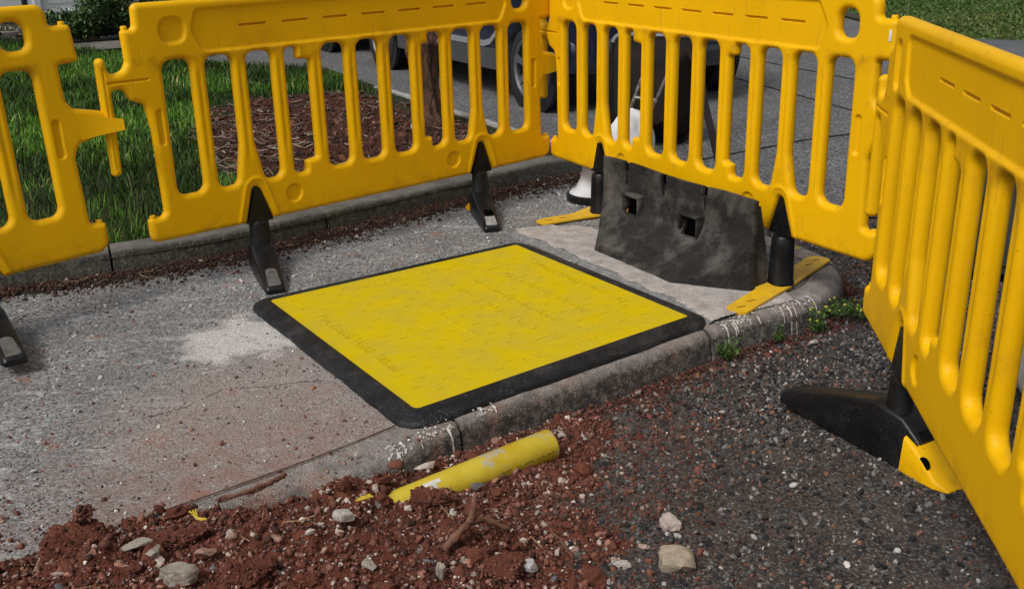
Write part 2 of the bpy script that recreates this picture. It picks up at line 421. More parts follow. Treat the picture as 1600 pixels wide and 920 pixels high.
# ------------------------------------------------------------------ setting: ground levels
KERB_IN = .0
KP = np.array([(-3.6, -.03), (-2.2, .98), (-1.2, 1.695), (-.70, 2.055), (-.33, 2.345), (-.148, 2.530), (.25, 2.832), (.647, 3.134), (.771, 3.222), (.95, 3.33), (1.09, 3.418), (1.19, 3.53),
      (1.25, 3.67), (1.272, 3.80), (1.255, 3.93), (1.19, 4.07), (1.08, 4.25), (.95, 4.5), (.82, 4.78), (.70, 5.05), (.60, 5.3)])
def resample(P, step):
    P = np.asarray(P, float); d = np.r_[0, np.cumsum(np.hypot(*np.diff(P, axis=0).T))]
    n = max(2, int(d[-1] / step) + 1); s = np.linspace(0, d[-1], n)
    return np.c_[np.interp(s, d, P[:, 0]), np.interp(s, d, P[:, 1])], s
def chaikin(P, n=2):
    P = np.asarray(P, float)
    for _ in range(n):
        Q = [P[0]]
        for a, b in zip(P[:-1], P[1:]): Q += [a * .75 + b * .25, a * .25 + b * .75]
        P = np.array(Q + [P[-1]])
    return P
KPs = chaikin(KP, 2)
pave_poly = np.vstack([KPs, [(.45, 5.6), (-1, 5.2), (-3, 4.2), (-6, 2.5), (-6, -1.5), (-3.6, -1.2)]])
def road_z(x, y):
    x = np.asarray(x, float); y = np.asarray(y, float)
    n = np.array([.601, -.799]); d = (x + .148) * n[0] + (y - 2.536) * n[1]
    dd = np.maximum(d, (x - 1.25) * .9)
    k = smooth(dd, .15, .75) * (1 - smooth(y, 3.2, 5.2)) * (1 - smooth(y, .8, -1.5) * 0)
    return -.1 + .06 * k

def grid(xs, ys, zf, name, m, **kw):
    X, Y = np.meshgrid(xs, ys); Z = zf(X, Y); V = np.c_[X.ravel(), Y.ravel(), Z.ravel()]
    nx, ny = len(xs), len(ys); i = np.arange(nx * ny).reshape(ny, nx)
    F = np.c_[i[:-1, :-1].ravel(), i[:-1, 1:].ravel(), i[1:, 1:].ravel(), i[1:, :-1].ravel()]
    if 'mask' in kw and kw['mask'] is not None:
        mk = kw['mask'](X, Y); F = F[mk.ravel()[F].all(1)]
    return link(name, npmesh(name, V, [F]), m, kw.get('parent'))

xs = np.r_[-80, -40, -20, -8, -4, -2, np.arange(-1, 2.6, .02), 3, 4, 6, 10, 20, 40, 80]
ys = np.r_[-40, -15, -5, -1, .5, np.arange(1, 4.6, .02), 5, 5.6, 6.5, 8, 12, 20, 40, 80, 160]
def zroad(X, Y):
    n = np.where((X > -1) & (X < 2.6) & (Y > 1) & (Y < 4.6), 1., 0)
    return road_z(X, Y) + n * (.006 * fbm(X * 9, Y * 9, 4, 3) + .010 * fbm(X * 2.2, Y * 2.2, 2, 9))
tag(grid(xs, ys, zroad, 'road', M_road), kind='structure')

# driveway sheet behind the barriers, 4 mm above the road
def flat(name, poly, z, m, kind='structure'):
    mb = MB(); mb.add([(p[0], p[1], z) for p in poly], [range(len(poly))]); o = mb.build(name, m, smooth_=False); 
    if kind: tag(o, kind=kind)
    return o
flat('driveway', [(1.9, 4.75), (9, 4.75), (9, 26), (-14, 26), (-9, 15), (-1.2, 8), (.1, 5.6), (1.2, 4.75)], -.088, M_drive)

# pavement: a sheet with slight undulation, cut to the kerb
xs = np.arange(-3.2, 1.4, .025); ys = np.arange(.2, 5.8, .025)
_q = resample(KPs, .05)[0]; _t = np.gradient(_q, axis=0); _t /= np.hypot(*_t.T)[:, None]; _in = _q - np.c_[_t[:, 1], -_t[:, 0]] * .1195
pave_in = np.vstack([_in, pave_poly[len(KPs):]])
mb = MB(); mb.add([(p[0], p[1], -.0015) for p in pave_in], [range(len(pave_in))])
pv = mb.build('pavement', M_pave, smooth_=False); tag(pv, kind='structure')

# ---- kerbs: a profile swept along the path, with real joints between stones
def kerb(name, P, prof, m, stone=.9, gap=.006, start=0., dropf=None, jit=.002, joints=None):
    Q, s = resample(P, .03); T = np.gradient(Q, axis=0); T /= np.hypot(*T.T)[:, None]; Nn = np.c_[T[:, 1], -T[:, 0]]   # outward (right of travel)
    mb = MB(); idx = [];
    ends = np.arange(start, s[-1] + stone, stone) if joints is None else np.array(joints)
    a = 0.
    for e in ends:
        if e - a < .05: a = e; continue
        b = min(e, s[-1])
        ss = np.r_[a + gap / 2, np.arange(a + .03, b - .03, .03), b - gap / 2]
        if len(ss) < 2 or ss[-1] <= ss[0]: a = e; continue
        dz = random.uniform(-jit, jit); do = random.uniform(-jit, jit); rings = []
        for q_i, q in enumerate(ss):
            x = np.interp(q, s, Q[:, 0]); y = np.interp(q, s, Q[:, 1]); nx = np.interp(q, s, Nn[:, 0]); ny = np.interp(q, s, Nn[:, 1])
            ring = []
            for (o_, z_) in prof:
                ww_ = float(smooth(o_, -.11, -.03)); dd_ = .008 * float(fbm(q * 9 + o_ * 22, z_ * 22 + q * 3, 5, 5)) * ww_; kz = float(smooth(-z_, 0., .05)); oo = o_ + do + dd_ * (.35 + .65 * kz); zz = z_ + dz + dd_ * .6 * (1 - kz)
                if dropf: zz += dropf(q, x, o_)
                k = 0
                if q_i in (0, len(ss) - 1): oo = oo * 1.0 - (.003 if o_ > -.02 else 0); zz -= .003
                ring.append((x + nx * oo, y + ny * oo, zz))
            rings.append(ring)
        mb.loft(rings, True, True); a = e
    o = mb.build(name, m, ang=60); return tag(o, kind='structure')
def arc(cx, cz, r, a0, a1, n=5): return [(cx + r * math.cos(R(a0 + (a1 - a0) * k / n)), cz + r * math.sin(R(a0 + (a1 - a0) * k / n))) for k in range(n + 1)]
def dropf(q, x, o_): 
    k = float(smooth(x, -.15, -.5)); return -k * .045 * max(0., (o_ + .125) / .125)
prof = [(-.125, -.16), (-.125, -.007), (-.119, .0015)] + [(-.075, .0030)] + arc(-.046, -.043, .046, 90, 4, 8) + [(.004, -.08), (.009, -.16)]
KPs = resample(KPs, .02)[0]; Lk = np.r_[0, np.cumsum(np.hypot(*np.diff(KPs, axis=0).T))]
j0 = Lk[np.argmin(np.hypot(KPs[:, 0] + .148, KPs[:, 1] - 2.536))] % .92
def atk(x, y): return Lk[np.argmin(np.hypot(KPs[:, 0] - x, KPs[:, 1] - y))]
jA = float(np.interp(-.14, KPs[:20, 0], Lk[:20])) if False else atk(-.148, 2.53)
JN = [j for j in (jA - .92 * k for k in range(6, 0, -1)) if j > 0] + [jA, atk(.655, 3.14), atk(1.04, 3.385), atk(1.265, 3.80), atk(1.08, 4.25), atk(.80, 4.8), Lk[-1] + .01]
kerb('front_kerb', KPs, prof, M_kerbf, .92, .010, j0, dropf, .003, JN)
CRK = [(-1.02, 2.62), (-.93, 2.68), (-.855, 2.79), (-.72, 2.80), (-.64, 2.83), (-.57, 2.84)]
JL, JR = [], []
Qj, sj = resample(KPs, .03); Tj = np.gradient(Qj, axis=0); Tj /= np.hypot(*Tj.T)[:, None]
for q, t_ in zip(Qj, Tj):
    n_ = np.array((t_[1], -t_[0])); a_ = -.131 + .003 * float(vnoise(q[0] * 30, q[1] * 30, 4)); JL.append((*(q + n_ * a_), -.0005)); JR.append((*(q + n_ * -.123), -.0005))
mb = MB(); nj = len(JL); mb.add(JL + JR, [(i, i + 1, nj + i + 1, nj + i) for i in range(nj - 1)]); tag(mb.build('kerb_joint', simple('joint_dirt', (.035, .022, .016), .95, c2=(.09, .05, .035), scale=30), smooth_=False), kind='structure')
Cq, cs = resample(CRK, .012); Tq = np.gradient(Cq, axis=0); Tq /= np.hypot(*Tq.T)[:, None]; CL, CR = [], []
for q, t_, k in zip(Cq, Tq, cs):
    n_ = np.array((t_[1], -t_[0])); o1 = .010 * float(fbm(k * 7, 3, 4, 12)); w1 = .0014 * (1 + 1.2 * float(fbm(k * 25, 8, 2, 13))); CL.append((*(q + n_ * (o1 - w1)), -.0008)); CR.append((*(q + n_ * (o1 + w1)), -.0008))
mb = MB(); nj = len(CL); mb.add(CL + CR, [(i, i + 1, nj + i + 1, nj + i) for i in range(nj - 1)]); tag(mb.build('pavement_crack', bpy.data.materials['joint_dirt'], smooth_=False), kind='structure')
GP = chaikin(np.array([(-5.5, 2.05), (-3.0, 3.2), (-1.761, 3.80), (-1.452, 3.92), (-1.1, 4.13), (-.85, 4.36), (-.5, 4.67), (-.2, 4.93), (.16, 5.25), (.36, 5.36), (.50, 5.42)]), 2)
GPr = GP
profg = [(-.12, -.2), (-.12, .098)] + [(-.08, .10)] + arc(-.022, .078, .022, 90, 0) + [(.006, .02), (.008, -.15)]
kerb('garden_kerb', GPr, profg, M_kerbb, .93, .009, .62, jit=.004)
WE = chaikin(np.array([(.44, 5.45), (.242, 5.903), (-.053, 6.445), (-.404, 7.087), (-.75, 7.75), (-1.0, 8.2)]), 1)
profw = [(-.05, -.2), (-.05, .085), (-.045, .09), (.0, .09), (.004, .085), (.004, -.15)]
kerb('edging_strip', WE[::-1], [(-o, z) for o, z in profw][::-1], M_edging, .9, .012, 0, jit=.004)

# pale concrete patch, level with the pavement behind and a broken step beside the cover
PA = chaikin(np.array([(-.06, 4.26), (.12, 4.42), (.36, 4.40), (.66, 4.02), (.93, 3.66), (1.02, 3.50), (.90, 3.27), (.78, 3.17), (.70, 3.12), (.64, 3.17), (.35, 3.64), (.04, 4.17), (-.06, 4.26)]), 1)
def cov_d(X, Y):      # distance to the right of the cover's right-hand edge
    a, b = np.array((.668, 3.165)), np.array((.045, 4.185)); e = (b - a) / np.hypot(*(b - a)); return (X - a[0]) * e[1] - (Y - a[1]) * e[0]
xs = np.arange(-.15, 1.15, .0065); ys = np.arange(3.0, 4.55, .0065)
def zpatch(X, Y):
    d = cov_d(X, Y) - .050 * (.45 + .55 * smooth(Y, 3.2, 3.5)) * (1 + .5 * fbm(X * 14, Y * 14, 4, 55))
    return -.010 + .0255 * smooth(d, -.050, .006) - .011 * smooth(d, .03, .30) + .0016 * fbm(X * 30, Y * 30, 4, 8) * 1.2
def mpatch(X, Y):
    return (poly_sdf(PA, X, Y) + .030 * fbm(X * 12, Y * 12, 5, 57) < 0) & (poly_sdf(pave_poly, X, Y) < -.045)
def edge_d(X, Y): return cov_d(X, Y) - .052 * (.35 + .65 * smooth(Y, 3.2, 3.5)) * (1 + .5 * fbm(X * 14, Y * 14, 4, 55))
o = grid(xs, ys, zpatch, 'concrete_patch', M_patch, mask=lambda X, Y: mpatch(X, Y) & (edge_d(X, Y) > -.004)); tag(o, kind='structure')
M_bedge = simple('broken_edge', (.115, .118, .118), .95, c2=(.21, .21, .205), scale=42, bmp=.9, bscale=70)
o = grid(xs, ys, lambda X, Y: zpatch(X, Y) + .004 * fbm(X * 50, Y * 50, 3, 66) - .0015, 'patch_broken_edge', M_bedge, mask=lambda X, Y: mpatch(X, Y) & (edge_d(X, Y) < .010)); tag(o, kind='structure')

# ---- garden ground
garden = np.vstack([GP[:, :] + 0, [(.42, 5.5)], WE[1:], [(-1.6, 9.4), (-2.6, 9.9), (-4, 11), (-6.5, 13.2), (-12, 17), (-14, 6), (-5.5, 2.05)]])
bedP = chaikin(np.array([(.25, 5.4), (.05, 6.0), (-.5, 7.0), (-1.0, 7.95), (-1.5, 7.95), (-2.15, 7.7), (-2.0, 6.6), (-1.72, 5.7), (-1.35, 5.05), (-.9, 4.75), (-.5, 4.85), (0, 5.25), (.25, 5.4)]), 2)
xs = np.arange(-7, .7, .04); ys = np.arange(2, 13, .04)
def zg(X, Y): return .082 + .010 * fbm(X * 3, Y * 3, 4, 1)
def inpoly(P):
    return lambda X, Y: poly_sdf(P, X, Y) < 0
M_gsoil = mat_soil('lawn_soil', (.035, .040, .014), (.020, .026, .010), (.016, .014, .008))
gpoly_in = garden.copy()
mb = MB(); mb.add([(p[0], p[1], .072) for p in garden], [range(len(garden))]); o = mb.build('garden_ground', M_gsoil, smooth_=False); tag(o, kind='structure')
xs = np.arange(-2.3, .4, .02); ys = np.arange(4.6, 8.1, .02)
sdb = lambda X, Y: poly_sdf(bedP, X, Y)
def zbed(X, Y):
    d = -sdb(X, Y); return .06 + .05 * smooth(d, 0, .5) + .035 * fbm(X * 7, Y * 7, 5, 2) * smooth(d, 0, .1) + .03*np.exp(-((X+.9)**2+(Y-6.2)**2)/.5)
o = grid(xs, ys, zbed, 'planting_bed', M_bed, mask=lambda X, Y: sdb(X, Y) < .02); tag(o, kind='structure')

# far lawn on the right with its dark edge
lawn = [(4.62, 17), (4.66, 14.3), (4.72, 12.8), (4.95, 10.4), (5.4, 8.2), (6.2, 6), (40, 2), (60, 60), (-2, 60), (3.6, 24)]
M_lawn = mat_soil('far_turf', (.050, .085, .018), (.075, .085, .028), (.045, .050, .018), .35)
flat('lawn', lawn, -.02, M_lawn)
mb = MB(); mb.tube([(p[0], p[1], -.055) for p in [lawn[-1]] + lawn[:6]], .045, 6); o = mb.build('lawn_edge', simple('dark_edge', (.03, .028, .022), .95, c2=(.05, .045, .035), scale=8)); tag(o, kind='structure')
# cracks / joints in the driveway
M_crack = simple('crack_tar', (.010, .009, .008), .95)
mb = MB()
for P in ([(.9, 5.9), (1.337, 6.183), (1.8, 6.5), (2.237, 6.701), (3.2, 7.2), (4.2, 7.7)], [(1.5, 10.6), (1.956, 9.477), (2.25, 8.5), (2.533, 7.49), (2.9, 6.9)], [(2.3, 10.9), (3.3, 8.2), (4.4, 5.5)]):
    Q, s = resample(P, .05)
    L_ = []; R_ = []
    T = np.gradient(Q, axis=0); T /= np.hypot(*T.T)[:, None]
    for k, (q, t_) in enumerate(zip(Q, T)):
        off = .012 * float(fbm(s[k] * 6, 1, 3, 3)); wd = .010 + .012 * abs(float(fbm(s[k] * 9, 5, 2, 7)))
        n_ = np.array((t_[1], -t_[0])); L_.append((*(q + n_ * (off - wd)), -.084)); R_.append((*(q + n_ * (off + wd)), -.084))
    vs = L_ + R_; n = len(L_); mb.add(vs, [(i, i + 1, n + i + 1, n + i) for i in range(n - 1)])
o = mb.build('driveway_joints', M_crack, smooth_=False); tag(o, kind='structure')

# ------------------------------------------------------------------ scattered stones, chips, blades (uncountable stuff)
def ico(sub=1):
    t = bmesh.new(); bmesh.ops.create_icosphere(t, subdivisions=sub, radius=1); V = np.array([v.co[:] for v in t.verts]); F = np.array([[v.index for v in f.verts] for f in t.faces]); t.free(); return V, F
ICO1 = ico(1); ICO2 = ico(2)
def scatter_stones(name, P, sizes, cols, m, sub=1, flat_=(.45, .8), smooth_=False, rough=.28, sink=.3, label=None, cat=None):
    V0, F0 = (ICO1 if sub == 1 else ICO2); n = len(P); nv = len(V0)
    a = rng.uniform(0, 2 * np.pi, n); tl = rng.normal(0, .35, (n, 2))
    ax = rng.uniform(.65, 1.25, (n, 3)); ax[:, 2] = rng.uniform(*flat_, n)
    V = np.repeat(V0[None], n, 0) * (1 + rng.uniform(-rough, rough, (n, nv, 1)))
    V = V * ax[:, None, :]
    V[:, :, 2] += V[:, :, 0] * tl[:, :1] + V[:, :, 1] * tl[:, 1:]
    c, s = np.cos(a)[:, None], np.sin(a)[:, None]
    x = V[:, :, 0] * c - V[:, :, 1] * s; y = V[:, :, 0] * s + V[:, :, 1] * c
    V = np.stack([x, y, V[:, :, 2]], 2) * sizes[:, None, None]
    V += P[:, None, :]; V[:, :, 2] += (sizes * ax[:, 2] * (1 - 2 * sink))[:, None]
    F = (F0[None] + (np.arange(n) * nv)[:, None, None]).reshape(-1, 3)
    me = npmesh(name, V.reshape(-1, 3), [F], smooth_)
    at = me.color_attributes.new('tint', 'FLOAT_COLOR', 'POINT')
    cc = np.repeat(np.c_[cols, np.ones(n)], nv, 0).astype(np.float32); at.data.foreach_set('color', cc.ravel())
    o = link(name, me, m); tag(o, label, cat, kind='stuff'); return o
def palette(n, pal, w_, jit=.25):
    pal = np.array(pal); k = rng.choice(len(pal), n, p=np.array(w_) / np.sum(w_)); return pal[k] * rng.uniform(1 - jit, 1 + jit, (n, 1))

# red soil mound: absolute height by inverse distance weighting of measured heights
CT = np.array([(-1.5, 1.3, .06), (-1.3, 1.6, .05), (-1.1, 1.8, .035), (-1.14, 1.98, 0), (-1.3, 2.1, -.03), (-.99, 2.09, .002), (-.96, 1.97, .05), (-.95, 2.28, -.04), (-.86, 2.05, .03), (-.63, 2.18, .004),
      (-.6, 2.4, -.04), (-.72, 1.92, .03), (-.47, 2.2, .014), (-.56, 2.14, .016), (-.40, 2.25, .006), (-.36, 2.28, -.025), (-.42, 1.95, .02), (-.22, 2.42, -.05), (-.27, 2.27, -.055), (-.14, 2.33, -.072), (-.19, 2.24, -.055), (-.1, 2.53, -.065), (-.2, 2.12, -.02), (-.15, 1.88, .0),
      (.1, 2.63, -.085), (.1, 2.3, -.075), (.1, 2.0, -.045), (.02, 1.85, -.02), (.3, 2.5, -.10), (.38, 2.15, -.085), (.45, 1.9, -.075), (.2, 1.75, -.05), (.7, 1.7, -.10), (.6, 2.3, -.12), (.4, 2.8, -.13), (-.4, 1.4, .05), (.3, 1.2, -.02), (-.9, 1.3, .06)])
def soil_base(X, Y):
    num = 0; den = 0
    for cx, cy, cz in CT:
        w_ = 1 / ((X - cx) ** 2 + (Y - cy) ** 2 + .0016) ** 2; num = num + w_ * cz; den = den + w_
    return num / den - .016 * smooth(-X, .0, .3) * smooth(Y, 1.7, 2.1)
def soil_z(X, Y):
    z = soil_base(X, Y)
    amp = .30 + .70 * smooth(z, -.10, -.02)
    return z + amp * (.036 * fbm(X * 8, Y * 8, 3, 11) + .026 * np.abs(fbm(X * 26, Y * 26, 3, 17)) + .012 * fbm(X * 70, Y * 70, 3, 21) - .006)
xs = np.arange(-1.45, .75, .0055); ys = np.arange(1.25, 2.95, .0055)
def kerb_d(X, Y): return poly_sdf(pave_poly, X, Y)      # >0 : road side
def soil_back(X): return np.interp(X, [-1.5, -1.14, -.98, -.86, -.63, -.45, -.28], [1.93, 1.98, 2.04, 2.08, 2.13, 2.18, 2.22]) + .03 * fbm(X * 18, X * 3, 3, 44)
def soil_mask(X, Y):
    z = soil_z(X, Y); d = kerb_d(X, Y)
    top = np.where(d > .012, road_z(X, Y) - .012, -.012)
    return (z > top) & ((d > 0) | ((X < -.28) & (Y < soil_back(X))))
o = grid(xs, ys, soil_z, 'soil_heap', M_soil, mask=soil_mask); tag(o, 'heap of crumbly red soil and rubble spilling over the kerb in the foreground', 'soil', kind='stuff')

def soil_pts(n, zmin=-.11, box=(-1.4, .7, 1.6, 2.9)):
    P = np.c_[rng.uniform(box[0], box[1], n), rng.uniform(box[2], box[3], n)]
    z = soil_z(P[:, 0], P[:, 1]); d = kerb_d(P[:, 0], P[:, 1]); top = np.where(d > .012, road_z(P[:, 0], P[:, 1]), 0.)
    ok = (z > top - .004) & ((d > .01) | ((P[:, 0] < -.28) & (P[:, 1] < soil_back(P[:, 0]) + .02))); return np.c_[P[ok], z[ok]]
P = soil_pts(62000); s_ = rng.lognormal(math.log(.0026), .55, len(P)); s_ = np.clip(s_, .0012, .012)
SOILC = [(.14, .052, .034), (.10, .036, .024), (.20, .088, .064), (.045, .018, .013), (.27, .16, .125)]
scatter_stones('soil_crumbs', P, s_, palette(len(P), SOILC, [4, 4, 1.6, 3, .5]), M_attr, 1, (.6, 1.), True, .3, .3, 'crumbs of red soil strewn over the heap', 'soil')
n = 30000; P = np.c_[rng.uniform(-.2, 1.1, n), rng.uniform(1.6, 3.1, n)]; ok = poly_sdf(pave_poly, P[:, 0], P[:, 1]) > .01
dens = np.exp(-np.maximum(0, P[:, 0] - .10 - .35 * (P[:, 1] - 2.2)) / .20) * (.5 + .9 * fbm(P[:, 0] * 5, P[:, 1] * 5, 3, 99)); P = P[ok & (rng.uniform(0, 1, n) < dens)]
P = np.c_[P, np.maximum(zroad(P[:, 0], P[:, 1]), soil_z(P[:, 0], P[:, 1]))]; s_ = np.clip(rng.lognormal(math.log(.0025), .5, len(P)), .0012, .008)
scatter_stones('road_soil', P, s_, palette(len(P), SOILC, [4, 4, 1.6, 3, .5]), M_attr, 1, (.5, .9), True, .3, .3, 'fine red soil trodden out over the road beside the heap', 'soil')
n = 26000; P = np.c_[rng.uniform(-1.6, -.2, n), rng.uniform(1.7, 3.0, n)]; dd = P[:, 1] - soil_back(P[:, 0]); ok = (poly_sdf(pave_poly, P[:, 0], P[:, 1]) < -.01) & (dd > -.03)
dens = np.exp(-np.maximum(0, dd) / .075) * (.6 + 1.2 * fbm(P[:, 0] * 6, P[:, 1] * 6, 3, 98)) + .018; P = P[ok & (rng.uniform(0, 1, n) < dens)]; P = np.c_[P, np.zeros(len(P))]
s_ = np.clip(rng.lognormal(math.log(.0025), .5, len(P)), .0012, .009)
scatter_stones('pavement_soil', P, s_, palette(len(P), SOILC + [(.35, .30, .27)], [4, 2, 3, .6, 2.5, 1.5]), M_attr, 1, (.5, .9), True, .3, .3, 'fine red soil thinning out over the pavement behind the heap', 'soil')
P = soil_pts(1000); s_ = np.clip(rng.lognormal(math.log(.010), .5, len(P)), .005, .034)
cols = palette(len(P), [(.15, .045, .026), (.11, .032, .018), (.19, .065, .04)], [4, 3, 1.5], .15)
scatter_stones('soil_clods', P, s_ * .85, cols, M_clod, 2, (.5, .9), False, .26, .42, 'red soil clods lying on the heap', 'soil')
P = soil_pts(9500); s_ = np.clip(rng.lognormal(math.log(.0030), .6, len(P)), .0014, .014)
cols = palette(len(P), [(.42, .34, .29), (.30, .24, .21), (.55, .50, .45), (.12, .12, .13), (.30, .14, .10)], [3, 3, 1.2, .8, 1.8])
scatter_stones('pale_grit', P, s_, cols, M_attr, 1, (.5, .8), False, .3, .35, 'pale stone grit mixed into the red soil', 'grit')

# road chippings
def in_view_road(n, box, dens=None):
    P = np.c_[rng.uniform(box[0], box[1], n), rng.uniform(box[2], box[3], n)]
    sd_ = poly_sdf(pave_poly, P[:, 0], P[:, 1]); ok = sd_ > .012
    ok &= np.abs(P[:, 0]) < P[:, 1] * .62
    if dens is not None: ok &= rng.uniform(0, 1, n) < dens(P[:, 0], P[:, 1])
    P = P[ok]; z = zroad(P[:, 0], P[:, 1]); return np.c_[P, z]
def rd(X, Y): return np.clip(.42 + .6 * smooth(fbm(X * 3, Y * 3, 4, 31), -.3, .4), 0, 1) * (1 - .55 * smooth(Y, 3.2, 4.6))
P = in_view_road(110000, (-.2, 2.4, 1.6, 4.7), rd)
s_ = np.clip(rng.lognormal(math.log(.0031), .55, len(P)), .0013, .0085)
redness = smooth(fbm(P[:, 0] * 2.5, P[:, 1] * 2.5, 4, 40) + .9 * (1 - smooth(P[:, 0], .0, .75)), .1, .6)[:, None]
c1 = palette(len(P), [(.018, .018, .020), (.050, .050, .052), (.11, .107, .103), (.36, .34, .32), (.14, .075, .052), (.20, .185, .175)], [6, 4, 3, .8, 2.4, 2.2], .4)
c2 = palette(len(P), [(.10, .035, .022), (.16, .06, .04), (.06, .03, .022), (.30, .22, .18), (.08, .07, .065)], [4, 3, 3, 1., 2])
k = rng.uniform(0, 1, len(P))[:, None] < redness * .55
scatter_stones('road_chippings', P, s_, np.where(k, c2, c1), M_attr, 1, (.5, .95), False, .32, .26, 'dark and pale stone chippings loose on the worn road', 'chippings')
# grit on the pavement
P = np.c_[rng.uniform(-2.4, 1.0, 34000), 1.9 + 3.3 * rng.uniform(0, 1, 34000) ** .75]
sdv = poly_sdf(pave_poly, P[:, 0], P[:, 1]); ok = (sdv < -.13); P = P[ok]
P = P[rng.uniform(0, 1, len(P)) < np.clip(.22 + .8 * smooth(fbm(P[:, 0] * 2.5, P[:, 1] * 2.5, 3, 50) + .35 * smooth(P[:, 1], 2.6, 3.9), -.1, .6), 0, 1)]
P = np.c_[P, np.zeros(len(P))]; s_ = np.clip(rng.lognormal(math.log(.0026), .5, len(P)), .0012, .009)
cols = palette(len(P), [(.42, .41, .39), (.28, .27, .26), (.09, .09, .09), (.22, .08, .05)], [4, 4, 1, .7])
scatter_stones('pavement_grit', P, s_, cols, M_attr, 1, (.35, .7), False, .28, .4, 'fine pale grit scattered over the grey pavement', 'grit')
# dirt strip along the garden kerb foot
G2, s2 = resample(GP, .02); T = np.gradient(G2, axis=0); T /= np.hypot(*T.T)[:, None]; Nn = np.c_[T[:, 1], -T[:, 0]]
n = 26000; k = rng.integers(0, len(G2), n); wdt = .05 + .075 * (1 + fbm(s2[k] * 3, 2.2, 3, 61)); off = np.abs(rng.normal(0, 1, n)) * wdt * .55
P2 = G2[k] + Nn[k] * (off + .012)[:, None] + rng.uniform(-.01, .01, (n, 2)); z = np.maximum(0, .022 * (1 - off / .09))
P = np.c_[P2, z - .003]; ok = (P[:, 0] < .45) & (P[:, 0] > -2.6) & (poly_sdf(garden, P[:, 0], P[:, 1]) > .01); P = P[ok]
s_ = np.clip(rng.lognormal(math.log(.0036), .5, len(P)), .0015, .010)
cols = palette(len(P), [(.030, .017, .012), (.055, .025, .017), (.085, .035, .022), (.30, .27, .24)], [5, 4, 2, .25])
scatter_stones('kerb_dirt', P, s_, cols, M_attr, 1, (.5, .9), True, .3, .3, 'dark crumbly dirt lying along the foot of the garden kerb', 'dirt')
# bed crumbs and mulch
P = np.c_[rng.uniform(-2.3, .4, 26000), rng.uniform(4.6, 8.1, 26000)]; P = P[sdb(P[:, 0], P[:, 1]) < 0]; P = np.c_[P, zbed(P[:, 0], P[:, 1])]
s_ = np.clip(rng.lognormal(math.log(.0050), .62, len(P)), .002, .026)
cols = palette(len(P), [(.035, .018, .013), (.080, .030, .019), (.12, .045, .028), (.28, .25, .22)], [4, 5, 3, .35])
scatter_stones('bed_crumbs', P, s_, cols, M_attr, 1, (.5, .9), False, .3, .3, 'lumps of brown soil in the planting bed behind the barrier', 'soil')
# red dirt at the front kerb foot (road side)
K2, s2 = resample(KPs, .02); T = np.gradient(K2, axis=0); T /= np.hypot(*T.T)[:, None]; Nk = np.c_[T[:, 1], -T[:, 0]]
n = 9000; k = rng.integers(0, len(K2), n); off = np.abs(rng.normal(0, .05, n)) + .012; P2 = K2[k] + Nk[k] * off[:, None]
ok = (P2[:, 0] > -.1) & (P2[:, 0] < 1.35) & (P2[:, 1] < 4.2); P2 = P2[ok]; off = off[ok]
P = np.c_[P2, zroad(P2[:, 0], P2[:, 1]) + .012 * np.maximum(0, 1 - off / .06)]
s_ = np.clip(rng.lognormal(math.log(.004), .45, len(P)), .002, .010)
cols = palette(len(P), [(.09, .030, .019), (.05, .020, .014), (.14, .05, .03), (.28, .24, .2)], [4, 4, 2, .4])
scatter_stones('gutter_dirt', P, s_, cols, M_attr, 1, (.5, .9), True, .3, .3, 'red-brown dirt gathered along the foot of the front kerb', 'dirt')

def blades(name, P, h, wd, cols, label, cat, bend=.5, m=None):
    n = len(P); a = rng.uniform(0, 2 * np.pi, n); lean = rng.uniform(.1, 1, n) * bend; la = rng.uniform(0, 2 * np.pi, n)
    dx, dy = np.cos(a) * wd, np.sin(a) * wd; lx, ly = np.cos(la) * lean * h, np.sin(la) * lean * h
    V = np.zeros((n, 5, 3)); 
    for i, (f, side) in enumerate(((0, -1), (0, 1), (.55, 1), (.55, -1), (1, 0))):
        q = 1 if f == 0 else .7
        V[:, i, 0] = P[:, 0] + dx * side * q + lx * f ** 2; V[:, i, 1] = P[:, 1] + dy * side * q + ly * f ** 2
        V[:, i, 2] = P[:, 2] + h * f * (1 - .35 * lean * f)
    b = (np.arange(n) * 5)[:, None]
    me = npmesh(name, V.reshape(-1, 3), [b + np.array([[0, 1, 2, 3]]), b + np.array([[3, 2, 4]])], True)
    at = me.color_attributes.new('tint', 'FLOAT_COLOR', 'POINT'); at.data.foreach_set('color', np.repeat(np.c_[cols, np.ones(n)], 5, 0).astype(np.float32).ravel())
    o = link(name, me, m or M_blade); return tag(o, label, cat, kind='stuff')
GREEN = [(.022, .062, .006), (.042, .105, .010), (.075, .150, .016), (.11, .16, .030), (.24, .22, .11)]
n = 210000; P = np.c_[rng.uniform(-6.2, .3, n), 2.6 + 9.9 * rng.uniform(0, 1, n) ** 1.25]
sg = poly_sdf(garden, P[:, 0], P[:, 1]); sb = sdb(P[:, 0], P[:, 1]) + .12 * fbm(P[:, 0] * 4, P[:, 1] * 4, 3, 70)
ok = (sg < -.13) & (sb > .0) & (P[:, 0] > -P[:, 1] * .58) & (rng.uniform(0, 1, n) < .55 + .9 * fbm(P[:, 0] * 2.2, P[:, 1] * 2.2, 3, 72)+.2)
front_right = (P[:, 0] > -1.1) & (P[:, 1] < 7.6); ok &= ~front_right
P = P[ok]; P = np.c_[P, np.full(len(P), .07)]
h = rng.uniform(.03, .105, len(P)) * (1 + .7 * fbm(P[:, 0] * 3, P[:, 1] * 3, 2, 75))
